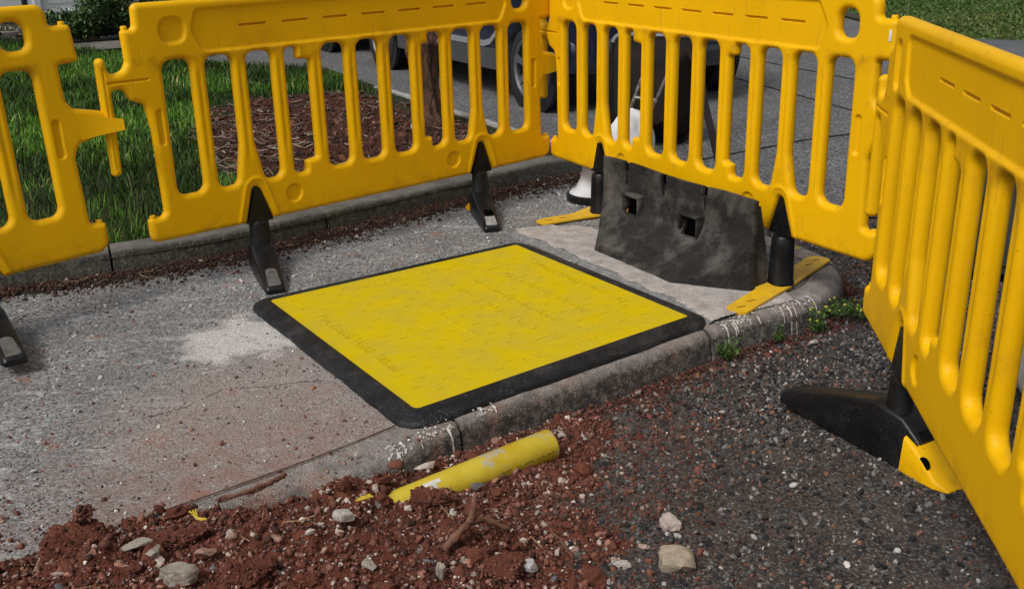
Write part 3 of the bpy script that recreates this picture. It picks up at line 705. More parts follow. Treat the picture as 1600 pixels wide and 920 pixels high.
blades('garden_grass', P, h, .0013 + .0004 * P[:, 1], palette(len(P), GREEN, [4, 5, 3, 1, .25], .4) * (.55 + 1.5 * smooth(fbm(P[:, 0] * 1.6, P[:, 1] * 1.6, 4, 79), -.35, .35))[:, None], 'long green grass growing in the garden behind the left barriers', 'grass', .75)
n = 120000; yy = 5 + 22 * rng.uniform(0, 1, n) ** 1.3; P = np.c_[rng.uniform(3, 14, n), yy]
ok = (poly_sdf(np.array(lawn), P[:, 0], P[:, 1]) < -.02) & (P[:, 0] < P[:, 1] * .60) & (P[:, 1] > 8); P = P[ok]; P = np.c_[P, np.full(len(P), -.02)]
patchy = smooth(fbm(P[:, 0] * .7, P[:, 1] * .7, 4, 80), -.2, .35)[:, None]
cols = palette(len(P), [(.035, .085, .012), (.055, .110, .018), (.085, .125, .032), (.14, .14, .06)], [4, 4, 2, .6], .3); cols = cols * (1 - .0 * patchy) + patchy * np.array([.022, .010, .006])
blades('lawn_grass', P, rng.uniform(.02, .045, len(P)), .006 + .0009 * P[:, 1], cols, 'short mown lawn across the driveway at top right', 'grass', .9)
# dry mulch sticks in bed and along the kerb
def sticks(name, P, L, r_, cols, label, cat):
    n = len(P); a = rng.uniform(0, 2 * np.pi, n); e = rng.normal(0, .25, n); b = rng.uniform(-.6, .6, n)
    V = np.zeros((n, 6, 3)); 
    for i, f in enumerate((-.5, 0, .5)):
        an = a + b * f; cx = P[:, 0] + np.cos(an) * L * f; cy = P[:, 1] + np.sin(an) * L * f; cz = P[:, 2] + .004 + np.abs(np.sin(e) * L * f)
        for j in (0, 1):
            s = (j * 2 - 1) * r_; V[:, i * 2 + j] = np.c_[cx - np.sin(an) * s, cy + np.cos(an) * s, cz + s * .5]
    bi = (np.arange(n) * 6)[:, None]
    me = npmesh(name, V.reshape(-1, 3), [np.vstack([bi + np.array([[0, 1, 3, 2]]), bi + np.array([[2, 3, 5, 4]])])], True)
    at = me.color_attributes.new('tint', 'FLOAT_COLOR', 'POINT'); at.data.foreach_set('color', np.repeat(np.c_[cols, np.ones(n)], 6, 0).astype(np.float32).ravel())
    return tag(link(name, me, M_attr), label, cat, kind='stuff')
n = 5200; P = np.c_[rng.uniform(-2.2, .3, n), rng.uniform(4.7, 8.0, n)]; P = P[sdb(P[:, 0], P[:, 1]) < .05]
dm = smooth(-(P[:, 0] + .55 * (P[:, 1] - 5.2) + .8), -.3, .5); P = P[rng.uniform(0, 1, len(P)) < .10 + .75 * dm]; P = np.c_[P, zbed(P[:, 0], P[:, 1]) + .012]
sticks('dry_mulch', P, rng.uniform(.03, .13, len(P)), .0028, palette(len(P), [(.16, .12, .09), (.08, .05, .035), (.28, .23, .17)], [4, 4, 1.5], .3), 'dry twigs and dead stalks lying on the planting bed', 'mulch')
n = 900; k = rng.integers(0, len(G2), n); P2 = G2[k] - 0 + np.c_[np.gradient(G2, axis=0)[k][:, 1], -np.gradient(G2, axis=0)[k][:, 0]] / .02 * (.02 + np.abs(rng.normal(0, .05, n)))[:, None]
P = np.c_[P2, np.full(n, .012)]; P = P[(P[:, 0] > -2.6) & (P[:, 0] < .4)]
sticks('kerb_twigs', P, rng.uniform(.02, .08, len(P)), .0013, palette(len(P), [(.14, .09, .06), (.07, .035, .025), (.3, .25, .18)], [3, 5, 1], .3), 'thin dead twigs in the dirt beside the garden kerb', 'twigs')
n = 34; P = soil_pts(400)[:n]
sticks('soil_roots', P + np.array([0, 0, .004]), rng.uniform(.03, .09, len(P)), .0012, palette(len(P), [(.22, .13, .07), (.35, .27, .18)], [2, 1], .3), 'thin broken roots sticking out of the red soil', 'roots')

# ------------------------------------------------------------------ plastic barrier panels (height field over a signed distance field)
OUT = fillet([(0, .002, .028), (0, .092, .010), (.05, .092, .016), (.064, .108, .012), (.058, .40, .05), (.044, .50, .03), (-.004, .520, .022), (-.026, .562, .022), (-.066, .560, .014),
    (-.070, .270, .016), (-.104, .262, .016), (-.106, .672, .017), (-.072, .672, .017), (-.070, .612, .022), (-.018, .622, .03), (-.002, .650, .02), (-.004, .757, .012), (.040, .760, .014), (.044, .842, .022),
    (1.935, .842, .06), (1.938, .772, .012), (2.008, .774, .018), (2.016, .650, .012), (1.944, .647, .012), (1.946, .53, .04), (1.965, .503, .02), (2.108, .470, .012), (2.106, .412, .012),
    (1.965, .382, .03), (1.944, .34, .03), (1.950, .108, .014), (2.004, .104, .012), (2.006, .002, .045),
    (1.634, .0, .004), (1.580, .136, .016), (1.556, .136, .016), (1.506, .0, .004), (.492, .0, .004), (.440, .136, .016), (.418, .136, .016), (.380, .0, .004)], 5)
def slot(i):
    l = .122 + .1628 * (i - 1); r = l + .107; t, b, q = .642, .157, .034
    P = [(l, t, q), (l, b, q), (r, b, q), (r, t, q)]
    if i == 2: P = [(l, t, q), (l, b, q), (r - .028, b, .03), (r - .002, .31, .1), (r, t, q)]
    if i == 3: P = [(l, t, q), (l + .002, .31, .1), (l + .034, b, .03), (r, b, q), (r, t, q)]
    if i == 9: P = [(l, t, q), (l, b, q), (r - .024, b, .03), (r, .29, .1), (r, t, q)]
    if i == 10: P = [(l, t, q), (l + .002, .29, .1), (l + .032, b, .03), (r, b, q), (r, t, q)]
    if i == 4: P = [(l, t, q), (l, b, q), (r - .052, b, .012), (r - .052, b + .044, .010), (r, b + .050, .008), (r, t - .052, .008), (r - .056, t - .046, .010), (r - .056, t, .012)]
    if i == 8: P = [(l + .034, t, .012), (l + .034, t - .042, .010), (l, t - .046, .008), (l, b + .05, .008), (l + .036, b + .044, .010), (l + .036, b, .012), (r, b, q), (r, t, q)]
    return fillet(P, 5)
HOLE = fillet([(1.775, .795, .036), (1.775, .704, .030), (1.858, .704, .030), (1.858, .795, .036)], 6)
def rrect(x0, y0, x1, y1, r): return fillet([(x0, y0, r), (x1, y0, r), (x1, y1, r), (x0, y1, r)], 5)
def circ(cx, cy, r, n=24): return np.array([(cx + r * math.cos(2 * math.pi * k / n), cy + r * math.sin(2 * math.pi * k / n)) for k in range(n)])
def panel_mesh(name, back=False):
    us = np.arange(-.115, 2.125, .0034)
    vs = np.unique(np.round(np.r_[np.arange(-.008, .724, .0034), np.arange(.724, .756, .0013), np.arange(.756, .852, .0034), np.arange(.578, .598, .0016)], 5))
    U, V = np.meshgrid(us, vs)
    S = poly_sdf(OUT, U, V)
    holes = [slot(i) for i in range(1, 12)] + ([HOLE] if not back else [])
    for h in holes: S = np.maximum(S, -poly_sdf_local(h, U, V, .2))
    t0, t1, bw = .004, .0215, .020
    x = np.clip(-S / bw, 0, 1); Z = t0 + (t1 - t0) * np.sqrt(np.maximum(0, 1 - (1 - x) ** 2))
    # sunken fields and grooves in both faces
    if not back: rec = fillet([(.285, .659, .05), (.246, .735, .03), (.268, .808, .02), (1.69, .812, .02), (1.735, .735, .03), (1.70, .659, .03)], 5); d0 = .437
    else: rec = fillet([(.24, .662, .03), (.20, .70, .02), (.19, .806, .02), (1.78, .808, .02), (1.78, .735, .03), (1.74, .662, .03)], 5); d0 = .475
    Z -= .0085 * smooth(-poly_sdf_local(rec, U, V, .3), -.007, .007)
    if not back: Z -= .0100 * smooth(-poly_sdf_local(rrect(.128, .70, .222, .785, .035), U, V), -.008, .008)
    else: Z -= .014 * smooth(-poly_sdf_local(rrect(.085, .66, .135, .785, .02), U, V), -.006, .008)
    for c in (.594, 1.404): Z -= .0085 * smooth(-poly_sdf_local(circ(c, .083, .034), U, V), -.005, .005)
    for q in (rrect(.079, .352, .098, .478, .009), rrect(1.884, .345, 1.908, .472, .011)): Z -= .010 * smooth(-poly_sdf_local(q, U, V), -.003, .004)
    Z -= .007 * smooth(-poly_sdf_local(rrect(-.080, .5835, .066, .5915, .0035), U, V), -.0015, .0018)
    Z -= .004 * smooth(-poly_sdf_local(rrect(-.090, .29, -.085, .64, .002), U, V), -.003, .003)
    for k in range(7):
        a = d0 + .1796 * k; Z -= .05 * smooth(-poly_sdf_local(rrect(a, .7370, a + .110, .7432, .003), U, V), -.0008, .0008)
    # gentle moulded ridges around the foot notches and on the bars
    for c in (.43, 1.569):
        n_ = poly_sdf_local(fillet([(c - .058, -.02, .0), (c + .064, -.02, 0), (c + .012, .14, .02), (c - .012, .14, .02)], 4), U, V, .2)
        Z += .004 * np.exp(-((n_ - .030) / .008) ** 2) * (V < .2)
    for i in range(1, 11):
        cx = .122 + .1628 * i - .028
        Z -= .0035 * np.exp(-((U - cx) / .009) ** 2) * smooth(V, .22, .30) * (1 - smooth(V, .56, .62))
    Z += .0008 * fbm(U * 5, V * 5, 2, 3)
    Z = np.maximum(Z, .0010)
    ny, nx = U.shape; idx = np.arange(nx * ny).reshape(ny, nx)
    a, b, c, d = idx[:-1, :-1].ravel(), idx[:-1, 1:].ravel(), idx[1:, 1:].ravel(), idx[1:, :-1].ravel()
    Q = np.c_[a, b, c, d]; s = S.ravel(); Q = Q[(s[Q] < 0).any(1)]
    # pull outside corners onto the outline along the gradient
    gv, gu = np.gradient(S, vs, us); gl = np.hypot(gu, gv) + 1e-9
    used = np.zeros(nx * ny, bool); used[Q.ravel()] = True; used = used.reshape(ny, nx)
    out = used & (S > 0); U2, V2 = U.copy(), V.copy()
    U2[out] -= (S * gu / gl)[out]; V2[out] -= (S * gv / gl)[out]; Z2 = np.where(out, .0035, Z)
    mp = -np.ones(nx * ny, int); w_ = np.where(used.ravel())[0]; mp[w_] = np.arange(len(w_)); Q = mp[Q]; n = len(w_)
    x_, v_, z_ = U2.ravel()[w_], V2.ravel()[w_], Z2.ravel()[w_]
    VV = np.vstack([np.c_[x_, -z_, v_], np.c_[x_, z_, v_]])
    # boundary edges
    E_ = np.vstack([Q[:, [0, 1]], Q[:, [1, 2]], Q[:, [2, 3]], Q[:, [3, 0]]]); key = np.sort(E_, 1); kk = key[:, 0].astype(np.int64) * n + key[:, 1]
    u_, inv, cnt = np.unique(kk, return_inverse=True, return_counts=True); Bd = E_[cnt[inv.ravel()] == 1]
    side = np.c_[Bd[:, 1], Bd[:, 0], Bd[:, 0] + n, Bd[:, 1] + n]
    return npmesh(name, VV, [Q, Q[:, ::-1] + n, side])
ME_front = panel_mesh('barrier_panel'); ME_back = panel_mesh('barrier_panel_rear', True)

def knob(x, z, r=.011, h=.010):
    mb = MB(); mb.lathe([(r, -.012), (r, h * .7), (r * .8, h)], 14, (x, 0, z)); return mb
def tongue(mb, c=0., zb=.2, t=.0185, w=.056, h=.132):
    P = fillet([(-w, -.004, .002), (w, -.004, .002), (.011, h, .014), (-.011, h, .014)], 5)
    F = [(p[0] + c, -t, p[1] + zb) for p in P]; Bk = [(p[0] + c, t, p[1] + zb) for p in P]
    mid = [(p[0] * 1.0 + c, 0, p[1] + zb) for p in P]
    mb.loft([F, Bk])
def rsec(x, w, z0, z1, r=.014, n=3, tw=None):
    """rounded box section in the YZ plane at x"""
    tw = tw or w
    P = fillet([(-w, z0, r * .5), (w, z0, r * .5), (tw, z1, r), (-tw, z1, r)], n); return [(x, p[0], p[1]) for p in P]
M_pad = simple('foot_pad', (.11, .105, .10), .7, c2=(.06, .058, .055), scale=40, bmp=.2)
def black_foot(name, parent, u, wdir, zfloor, pad='grey', L=.33, panel_rz=0., hgt=.2, back=.24, wid=1., tall=1.):
    """sloping black rubber foot; local +x of the body points wdir (world) from the post"""
    o = thing.__globals__['bpy'].data.objects  # noqa
    mb = MB()
    secs = [(-back, .034, .0, .030), (-back + .02, .036, 0, .040), (-.10, .046, 0, .078), (-.045, .050, 0, .104), (.040, .050, 0, .108), (.062, .050, 0, .098), (.12, .0485, 0, .084), (.22, .044, 0, .060), (L - .03, .040, 0, .036), (L - .008, .039, 0, .028), (L, .036, 0, .018)]
    mb.loft([rsec(x, w_ * wid, z0, z1 if tall == 1 else float(np.interp(x, [-back, -.03, .05, L - .03, L], [.09, .145, .145, .052, .030])), .012, 3, w_ * wid * (.86 if tall == 1 else .72)) for x, w_, z0, z1 in secs])
    ft = mb.build(name, M_rub, parent, ang=38)
    ft.location = (u, 0, -zfloor); ft.rotation_euler = (0, 0, wdir - panel_rz)
    # post and wedge follow the panel
    mp_ = MB(); rings = []
    for z, rx, ry in ((.06, .044, .036), (.10, .043, .035), (.104, .041, .033), (hgt - .016, .040, .031), (hgt - .006, .038, .029), (hgt + .002, .030, .022)):
        rings.append([(rx * math.cos(a) if abs(math.cos(a)) < 2 else 0, ry * math.sin(a), z) for a in np.linspace(0, 2 * math.pi, 21)[:-1]])
    mp_.loft(rings); tongue(mp_, 0, hgt, .019)
    po = mp_.build('post', M_rub, ft, ang=40); po.rotation_euler = (0, 0, -(wdir - panel_rz))
    mb = MB()
    if pad:
        P = fillet([(L - .115, -.020, .02), (L - .010, -.024, .006), (L - .010, .024, .006), (L - .115, .020, .02)], 5)
        def zt(x): return float(np.interp(x, [.12, .22, L - .03, L - .008, L], [.084, .060, .036, .028, .018]))
        top = [(p[0], p[1], zt(p[0]) + .0025) for p in P]; bot = [(p[0], p[1], zt(p[0]) - .008) for p in P]
        mb.loft([bot, top]); mb.build('pad', M_pad if pad == 'grey' else M_padl, ft, ang=30)
        if pad == 'light':
            mb = MB(); P = fillet([(L - .125, -.020, .018), (L - .075, -.021, .004), (L - .075, .021, .004), (L - .125, .020, .018)], 5)
            mb.loft([[(p[0], p[1], zt(p[0]) - .004) for p in P], [(p[0], p[1], zt(p[0]) + .0045) for p in P]]); mb.build('hole', M_hole, ft, ang=30)
    return ft
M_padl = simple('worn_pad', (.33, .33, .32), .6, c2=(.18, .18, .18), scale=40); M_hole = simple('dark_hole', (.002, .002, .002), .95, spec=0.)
def yellow_tail(ft, ang, L=.20, w=.05, h=.07, off=.03):
    mb = MB(); rings = []
    for x, ww, z in ((0, w, h), (L * .35, w * 1.02, h * .72), (L * .75, w * .9, h * .22), (L, w * .6, .006)):
        P = fillet([(-ww, .0, .002), (ww, 0, .002), (ww * .9, z, .01), (-ww * .9, z, .01)], 3); rings.append([(x, p[0], p[1]) for p in P])
    mb.loft(rings); o = mb.build('plate', M_yel, ft, ang=35); o.rotation_euler = (0, 0, ang); o.location = (off * math.cos(ang), off * math.sin(ang), .002); return o

BAR = []
def barrier(me, label, x0, y0, z0, a, lean, group='yellow plastic chapter barriers around the works'):
    t = thing('plastic_barrier', label, 'barrier', (x0, y0, z0), a, 'yellow plastic barriers round the works')
    t.rotation_euler = (-lean, 0, a)
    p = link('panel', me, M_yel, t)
    for x, z in ((.012, .760), (1.985, .774), (.018, .092), (1.985, .104)):
        knob(x, z).build('peg', M_yel, t)
    # the connecting arm is a thicker sleeve near its tip, the hook a round bar
    mb = MB(); mb.loft([[(x, y, z) for x, y, z in [(s, -e_, .478 - (s - 2.0) * .28), (s, .022, .478 - (s - 2.0) * .28), (s, .022, .398 + (s - 2.0) * .12), (s, -e_, .398 + (s - 2.0) * .12)]] for s, e_ in ((1.975, .022), (2.02, .062 if z0 < .199 and x0 < -2 else .026), (2.108, .066 if x0 < -2 else .026), (2.113, .058 if x0 < -2 else .022))])
    if me is ME_front: mb.build('sleeve', M_yel, t, ang=30)
    else: mb.bm.free()
    BAR.append(t); return t

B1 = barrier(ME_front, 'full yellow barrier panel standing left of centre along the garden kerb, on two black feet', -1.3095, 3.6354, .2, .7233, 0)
black_foot('foot', B1, .436, R(-70), .2, 'grey', .325, .7233)
f2 = black_foot('foot', B1, 1.568, R(-80), .2, 'light', .325, .7233); yellow_tail(f2, R(195), .10, .04, .05, .03)
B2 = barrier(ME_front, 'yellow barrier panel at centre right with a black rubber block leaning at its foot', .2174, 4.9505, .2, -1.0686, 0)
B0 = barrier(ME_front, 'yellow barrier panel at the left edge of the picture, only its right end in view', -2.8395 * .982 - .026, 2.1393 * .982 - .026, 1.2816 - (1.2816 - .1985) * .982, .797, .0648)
black_foot('foot', B0, 1.566, R(-54), .2, 'grey', .335, .797)
black_foot('foot', B0, .432, R(-54), .2, 'grey', .335, .797)
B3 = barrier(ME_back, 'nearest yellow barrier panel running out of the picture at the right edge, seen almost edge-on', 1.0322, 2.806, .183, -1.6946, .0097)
zf = .183 + .042
f3 = black_foot('foot', B3, .432, R(118), zf, None, .385, -1.6946, .223, .10, 1.15, 1.38); yellow_tail(f3, R(176), .140, .052, .095, .07)
mb = MB(); mb.lathe([(.0, -.002), (.017, -.002), (.017, .002), (.0, .002)], 20, (0, 0, 0), 'Y', cap=False); o = mb.build('tail_hole', M_hole, f3); o.location = (-.135, .052, .052)
black_foot('foot', B3, 1.569, R(120), zf + .02, None, .37, -1.6946, .243, .24, 1.3)

def plate_foot(B, u, rz, wdir, d_near, d_far, side=1):
    """tapered black post on a thin yellow anti-trip plate with two arms"""
    mb = MB(); mb.lathe([(.050, .003), (.051, .010), (.046, .022), (.042, .150), (.0405, .178), (.034, .189), (.024, .190)], 26); tongue(mb, 0, .199, .019)
    ft = mb.build('foot', M_rub, B, ang=42); ft.location = (u, 0, -.194)
    w = .043
    P = fillet([(-d_far, -w * .62, .012), (-d_far + .02, -w, .02), (-.12, -w, .05), (0, -w * 1.15, .08), (.12, -w, .05), (d_near - .02, -w * .95, .02), (d_near, -w * .5, .012),
                (d_near, w * .55, .012), (d_near - .03, w, .03), (.115, w, .05), (.06, w * 1.5, .03), (0, w * 1.75, .04), (-.06, w * 1.5, .03), (-.115, w, .05), (-d_far + .03, w, .03), (-d_far, w * .55, .012)], 5)
    s = side
    top = []; bot = []
    for x, y in P:
        lift = .010 * math.exp(-(x / .07) ** 2) * (1 if y > w * 1.05 else .2)
        top.append((x, y * s, .0085 + lift)); bot.append((x, y * s, .001))
    mb = MB(); mb.loft([bot, top]); 
    pl = mb.build('plate', M_yplate, ft, ang=30); pl.rotation_euler = (0, 0, wdir - rz)
    for q in (d_near - .055, d_near - .13, -d_far + .05, -d_far + .12):
        mb = MB(); mb.box((q, 0, .0088), (.004, .034, .0016), Euler((0, 0, 1.1)), .0005, 1)
        g = mb.build('slot', M_hole, ft); g.rotation_euler = (0, 0, wdir - rz)
    return ft
plate_foot(B2, .407, -1.0686, R(206.9), .325, .325, -1)
plate_foot(B2, 1.580, -1.0686, R(230.9), .362, .372, -1)

# reflective tag on the upper tab of the middle right barrier
mb = MB(); mb.box((1.992, -.0215, .725), (.009, .004, .034), None, .0015, 1); mb.build('reflector', simple('reflector_white', (.7, .7, .68), .4), B2)

# ------------------------------------------------------------------ trench cover
Yc = np.array([(-.870, 3.478), (-.272, 2.560), (.594, 3.217), (.024, 4.083)])       # L F R B corners of the yellow top
def bil(s, t, z=0.):  # s: 0 at LF edge .. 1 at RB edge ; t: 0 at F/R .. 1 at L/B
    p = (1 - s) * ((1 - t) * Yc[1] + t * Yc[0]) + s * ((1 - t) * Yc[2] + t * Yc[3]); return (p[0], p[1], z)
cov = thing('trench_cover', 'square yellow trench cover with raised lettering and a black rubber rim, lying on the pavement', 'trench cover', (-.13, 3.33, 0))
ct = Vector((-.13, 3.33, 0))
rr = fillet([(0, 0, .018), (1, 0, .018), (1, 1, .018), (0, 1, .018)], 5)
mb = MB(); ZT = .0265
def ringm(off, z): 
    out = []
    for x, y in rr: 
        X = .5 + (x - .5) * (1 + off); Y = .5 + (y - .5) * (1 + off); out.append(Vector(bil(X, Y, z)) - ct)
    return out
vs = [mb.bm.verts.new(p) for p in ringm(-.006, ZT)]; mb.bm.faces.new(vs)
r1 = [mb.bm.verts.new(p) for p in ringm(.0, ZT - .003)]; r2 = [mb.bm.verts.new(p) for p in ringm(.0, ZT - .016)]
n = len(vs)
for A_, B_ in ((vs, r1), (r1, r2)):
    for i in range(n): mb.bm.faces.new((A_[i], A_[(i + 1) % n], B_[(i + 1) % n], B_[i]))
# basket-weave tread: short raised ribs laid both ways
def addrib(s, t, ds, dt, L, w, h=.0014):
    l2 = math.hypot(ds, dt); ds /= l2; dt /= l2; p = []
    for a, b in ((-L, -w), (L, -w), (L, w), (-L, w)):
        p.append((s + (ds * a - dt * b) / 1.08, t + (dt * a + ds * b) / 1.08))
    v = [tuple(Vector(bil(*q, ZT - .0005)) - ct) for q in p]; c = np.mean(p, 0); v += [tuple(Vector(bil(c[0] + (q[0] - c[0]) * .86, c[1] + (q[1] - c[1]) * .8, ZT + h)) - ct) for q in p]
    mb.add(v, [(4, 5, 6, 7), (0, 1, 5, 4), (1, 2, 6, 5), (2, 3, 7, 6), (3, 0, 4, 7)])
text_zones = [(.27, .73, .045, .115), (.045, .115, .25, .75), (.885, .955, .25, .75), (.27, .73, .885, .955), (.50, .60, .2, .8), (.62, .665, .2, .8), (.735, .80, .22, .78)]
step = .046
for i in range(22):
    for j in range(22):
        s, t = (i + .6) * step - .005, (j + .6) * step - .005
        if not (.025 < s < .975 and .025 < t < .975): continue
        if any(a < s < b and c < t < d for a, b, c, d in text_zones): continue
        if (i + j) % 2: addrib(s, t, 1, 0, .017, .0016)
        else: addrib(s, t, 0, 1, .017, .0016)
# moulded outlines: parting line and the frame round the notice
def addline(p, q, w=.0016, h=.0012):
    L = math.hypot(q[0] - p[0], q[1] - p[1]) * 1.08 / 2; addrib((p[0] + q[0]) / 2, (p[1] + q[1]) / 2, q[0] - p[0], q[1] - p[1], L, w, h)
addline((.385, .28), (.385, .72), .0026, .0030); 
for p, q in (((.725, .20), (.725, .80)), ((.815, .20), (.815, .80)), ((.725, .20), (.815, .20)), ((.725, .80), (.815, .80))): addline(p, q)
for c in ((.40, .17), ): 
    for k in range(16):
        a, b = 2 * math.pi * k / 16, 2 * math.pi * (k + 1) / 16
        addline((.56 + .06 * math.cos(a), .155 + .016 * math.sin(a)), (.56 + .06 * math.cos(b), .155 + .016 * math.sin(b)), .0013)
def addtext(txt, s, t, size, rot, length=None, h=.0015):
    cu = bpy.data.curves.new('t', 'FONT'); cu.body = txt; cu.size = 1; cu.align_x = 'CENTER'; cu.align_y = 'CENTER'; cu.extrude = .02; cu.resolution_u = 3
    ob = bpy.data.objects.new('t', cu); COL.objects.link(ob); dg = bpy.context.evaluated_depsgraph_get(); dg.update()
    me = bpy.data.meshes.new_from_object(ob.evaluated_get(dg)); V = np.array([v.co[:] for v in me.vertices]); Fs = [list(p.vertices) for p in me.polygons]
    bpy.data.objects.remove(ob); bpy.data.curves.remove(cu)
    sx = size if not length else length / (V[:, 0].max() - V[:, 0].min())
    x = V[:, 0] * sx; y = V[:, 1] * size; c_, s_ = math.cos(rot), math.sin(rot)
    S = s + (x * c_ - y * s_) / 1.08; T_ = t + (x * s_ + y * c_) / 1.08
    v = [tuple(Vector(bil(a, b, ZT + (h if z > 0 else -.001))) - ct) for a, b, z in zip(S, T_, V[:, 2])]
    mb.add(v, Fs); bpy.data.meshes.remove(me)
P2 = math.pi / 2
addtext('Max Trench Width 700mm', .5, .080, .058, 0, .50)
addtext('Max Trench Width 700mm', .5, .920, .058, math.pi, .50)
addtext('Max Trench Width 700mm', .080, .5, .058, -P2, .56)
addtext('Max Trench Width 700mm', .920, .5, .058, P2, .56)
addtext('OxfordPlastics', .555, .5, .085, P2, .56)
addtext('www.oxfordplastics.com', .645, .5, .042, P2, .52)
addtext('Not for Roadway Use', .770, .5, .058, P2, .52)
mb.build('cover_plate', M_cover, cov, ang=30)
# rubber rim
def ringo(off, z, jit=0):
    out = []; 
    d = off / 1.075; Tn = np.roll(RO, -1, 0) - np.roll(RO, 1, 0); Tn /= np.hypot(*Tn.T)[:, None]
    for k, (x, y) in enumerate(RO):
        j = jit * float(fbm(x * 9 + 5, y * 9, 3, 91)); X = x + Tn[k, 1] * (d + j); Y = y - Tn[k, 0] * (d + j)
        out.append(Vector(bil(X, Y, z)) - ct)
    return out
RO = fillet([(0, 0, .018), (1, 0, .018), (1, 1, .018), (0, 1, .018)], 6)
# densify straight sides
RD = []
for i in range(len(RO)):
    a, b = RO[i], RO[(i + 1) % len(RO)]; m_ = max(1, int(np.hypot(*(b - a)) / .018))
    for k in range(m_): RD.append(a + (b - a) * k / m_)
RO = np.array(RD)
mb = MB(); mb.loft([ringo(-.004, .004), ringo(-.005, ZT + .001), ringo(-.001, ZT + .005), ringo(.008, ZT + .0055), ringo(.022, ZT + .002), ringo(.030, .0245, .002), ringo(.052, .0165, .004), ringo(.0575, .0125, .005), ringo(.060, .0005, .005)], cap=False)
mb.build('rim', M_border, cov, ang=50)

# ------------------------------------------------------------------ recycled rubber block leaning by the middle right barrier
bl = thing('rubber_block', 'scuffed black recycled rubber block with two square openings, notched top and flared foot', 'rubber block', (.440, 4.335, .004), math.atan2(-.846, .482))
LB = .925; H = .330
SS = np.round(np.arange(0, LB + .0001, LB / 98), 5); ZZ = np.linspace(0, 1, 46)
def dprof(z): 
    return .045 + .215 * max(0., 1 - z / .215) ** 2.0
HO = [(.235, .10, .092), (.600, .10, .092)]
V = []; 
zs = ZZ * H
Sg, Zg = np.meshgrid(SS, zs)
D = .0 + np.vectorize(lambda z: float(dprof(z)))(Zg)
ed = np.minimum(Sg, LB - Sg); D = np.minimum(D, .045 + .9 * np.maximum(ed, 0))
D += .003 * fbm(Sg * 12, Zg * 12, 4, 5)
keep = np.ones(Sg.shape, bool)
cells = (Sg[:-1, :-1] + Sg[1:, 1:]) / 2, (Zg[:-1, :-1] + Zg[1:, 1:]) / 2
kc = np.ones(cells[0].shape, bool)
for q in (.165, .405, .655):
    kc &= ~((np.abs(cells[0] - q) < .0165 - .009 * (cells[1] < H - .040)) & (cells[1] > H - .085))
for (hs, hz0, w_) in HO:
    kc &= ~((cells[0] > hs - w_ / 2) & (cells[0] < hs + w_ / 2) & (cells[1] > .135) & (cells[1] < .205))
ny, nx = Sg.shape; idx = np.arange(nx * ny).reshape(ny, nx)
Q = np.stack([idx[:-1, :-1], idx[:-1, 1:], idx[1:, 1:], idx[1:, :-1]], 2)[kc]
nn = nx * ny
top = H + .004 * np.sin(Sg / LB * 9) * (Zg / H)
Vf = np.c_[Sg.ravel(), -D.ravel(), (Zg + (top - H) * 1).ravel()]; Vb = np.c_[Sg.ravel(), (-D + .014 + .014 * (Zg < .1)).ravel(), (Zg + (top - H)).ravel()]
E_ = np.vstack([Q[:, [0, 1]], Q[:, [1, 2]], Q[:, [2, 3]], Q[:, [3, 0]]]); key = np.sort(E_, 1); kk = key[:, 0].astype(np.int64) * nn + key[:, 1]
u_, inv, cnt = np.unique(kk, return_inverse=True, return_counts=True); Bd = E_[cnt[inv.ravel()] == 1]
for xr in (.012, LB - .012):
    mb = MB(); mb.loft([[(xr + a, y, z) for y, z in ((-.040, .004), (-.040, H - .02), (-.018, H - .02), (.030, .10), (.030, .004))] for a in (-.010, .010)]); mb.build('end_rib', M_block, bl, ang=30)
me = npmesh('block', np.vstack([Vf, Vb]), [Q, Q[:, ::-1] + nn, np.c_[Bd[:, 1], Bd[:, 0], Bd[:, 0] + nn, Bd[:, 1] + nn]]); me.set_sharp_from_angle(angle=R(50))
bm_ = bmesh.new(); bm_.from_mesh(me); bmesh.ops.delete(bm_, geom=[v for v in bm_.verts if not v.link_faces], context='VERTS'); bm_.to_mesh(me); bm_.free()
link('body', me, M_block, bl)
for q in (.165, .405, .655): mb = MB(); mb.box((q + .01, -.0285, H - .062), (.09, .003, .115)); mb.build('notch_shade', M_hole, bl)  # near-black boards added behind the notches to paint their gaps dark
for hs, hz0, w_ in HO:      # hoods over the openings
    mb = MB(); x0, x1 = hs - w_ / 2 - .012, hs + w_ / 2 + .012
    def fr(o_, zt):
        return [(x0 + o_, 0, .128), (x0 + o_, 0, .208 - o_ + .008), (x1 - o_, 0, .208 - o_ + .008), (x1 - o_, 0, .128)]
    for s0, s1, za, zb in ((x0, x1, .205, .219), (x1 - .013, x1, .128, .206), (x0, x0 + .010, .150, .206)):
        ya = -.045; yb_t = 0
        mb.box(((s0 + s1) / 2, -.058, (za + zb) / 2), (s1 - s0, .044, zb - za), None, .004, 2)
    mb.build('hood', M_block, bl, ang=40)
    mb = MB(); mb.box((hs + .015, -.0335, .168), (w_ + .075, .006, .115)); mb.build('opening_shade', M_hole, bl)  # added near-black board, stands in for the shade inside the opening
# worn oval emblem pressed into the foot of the block
mb = MB(); pts = []
def surf(s_, z_): return Vector((s_, -min(.045 + .9 * min(s_, LB - s_), float(dprof(z_))) - .0012, z_))
for k in range(25): a = 2 * math.pi * k / 24; pts.append(surf(.47 + .055 * math.cos(a), .052 + .013 * math.sin(a)))
mb.tube(pts, .0022, 5, False)
for q in range(5): 
    x = .435 + q * .0175; mb.tube([surf(x, .046), surf(x, .059)], .0018, 5); mb.tube([surf(x, .059), surf(x + .009, .058)], .0016, 5)
mb.build('emblem', M_block, bl)

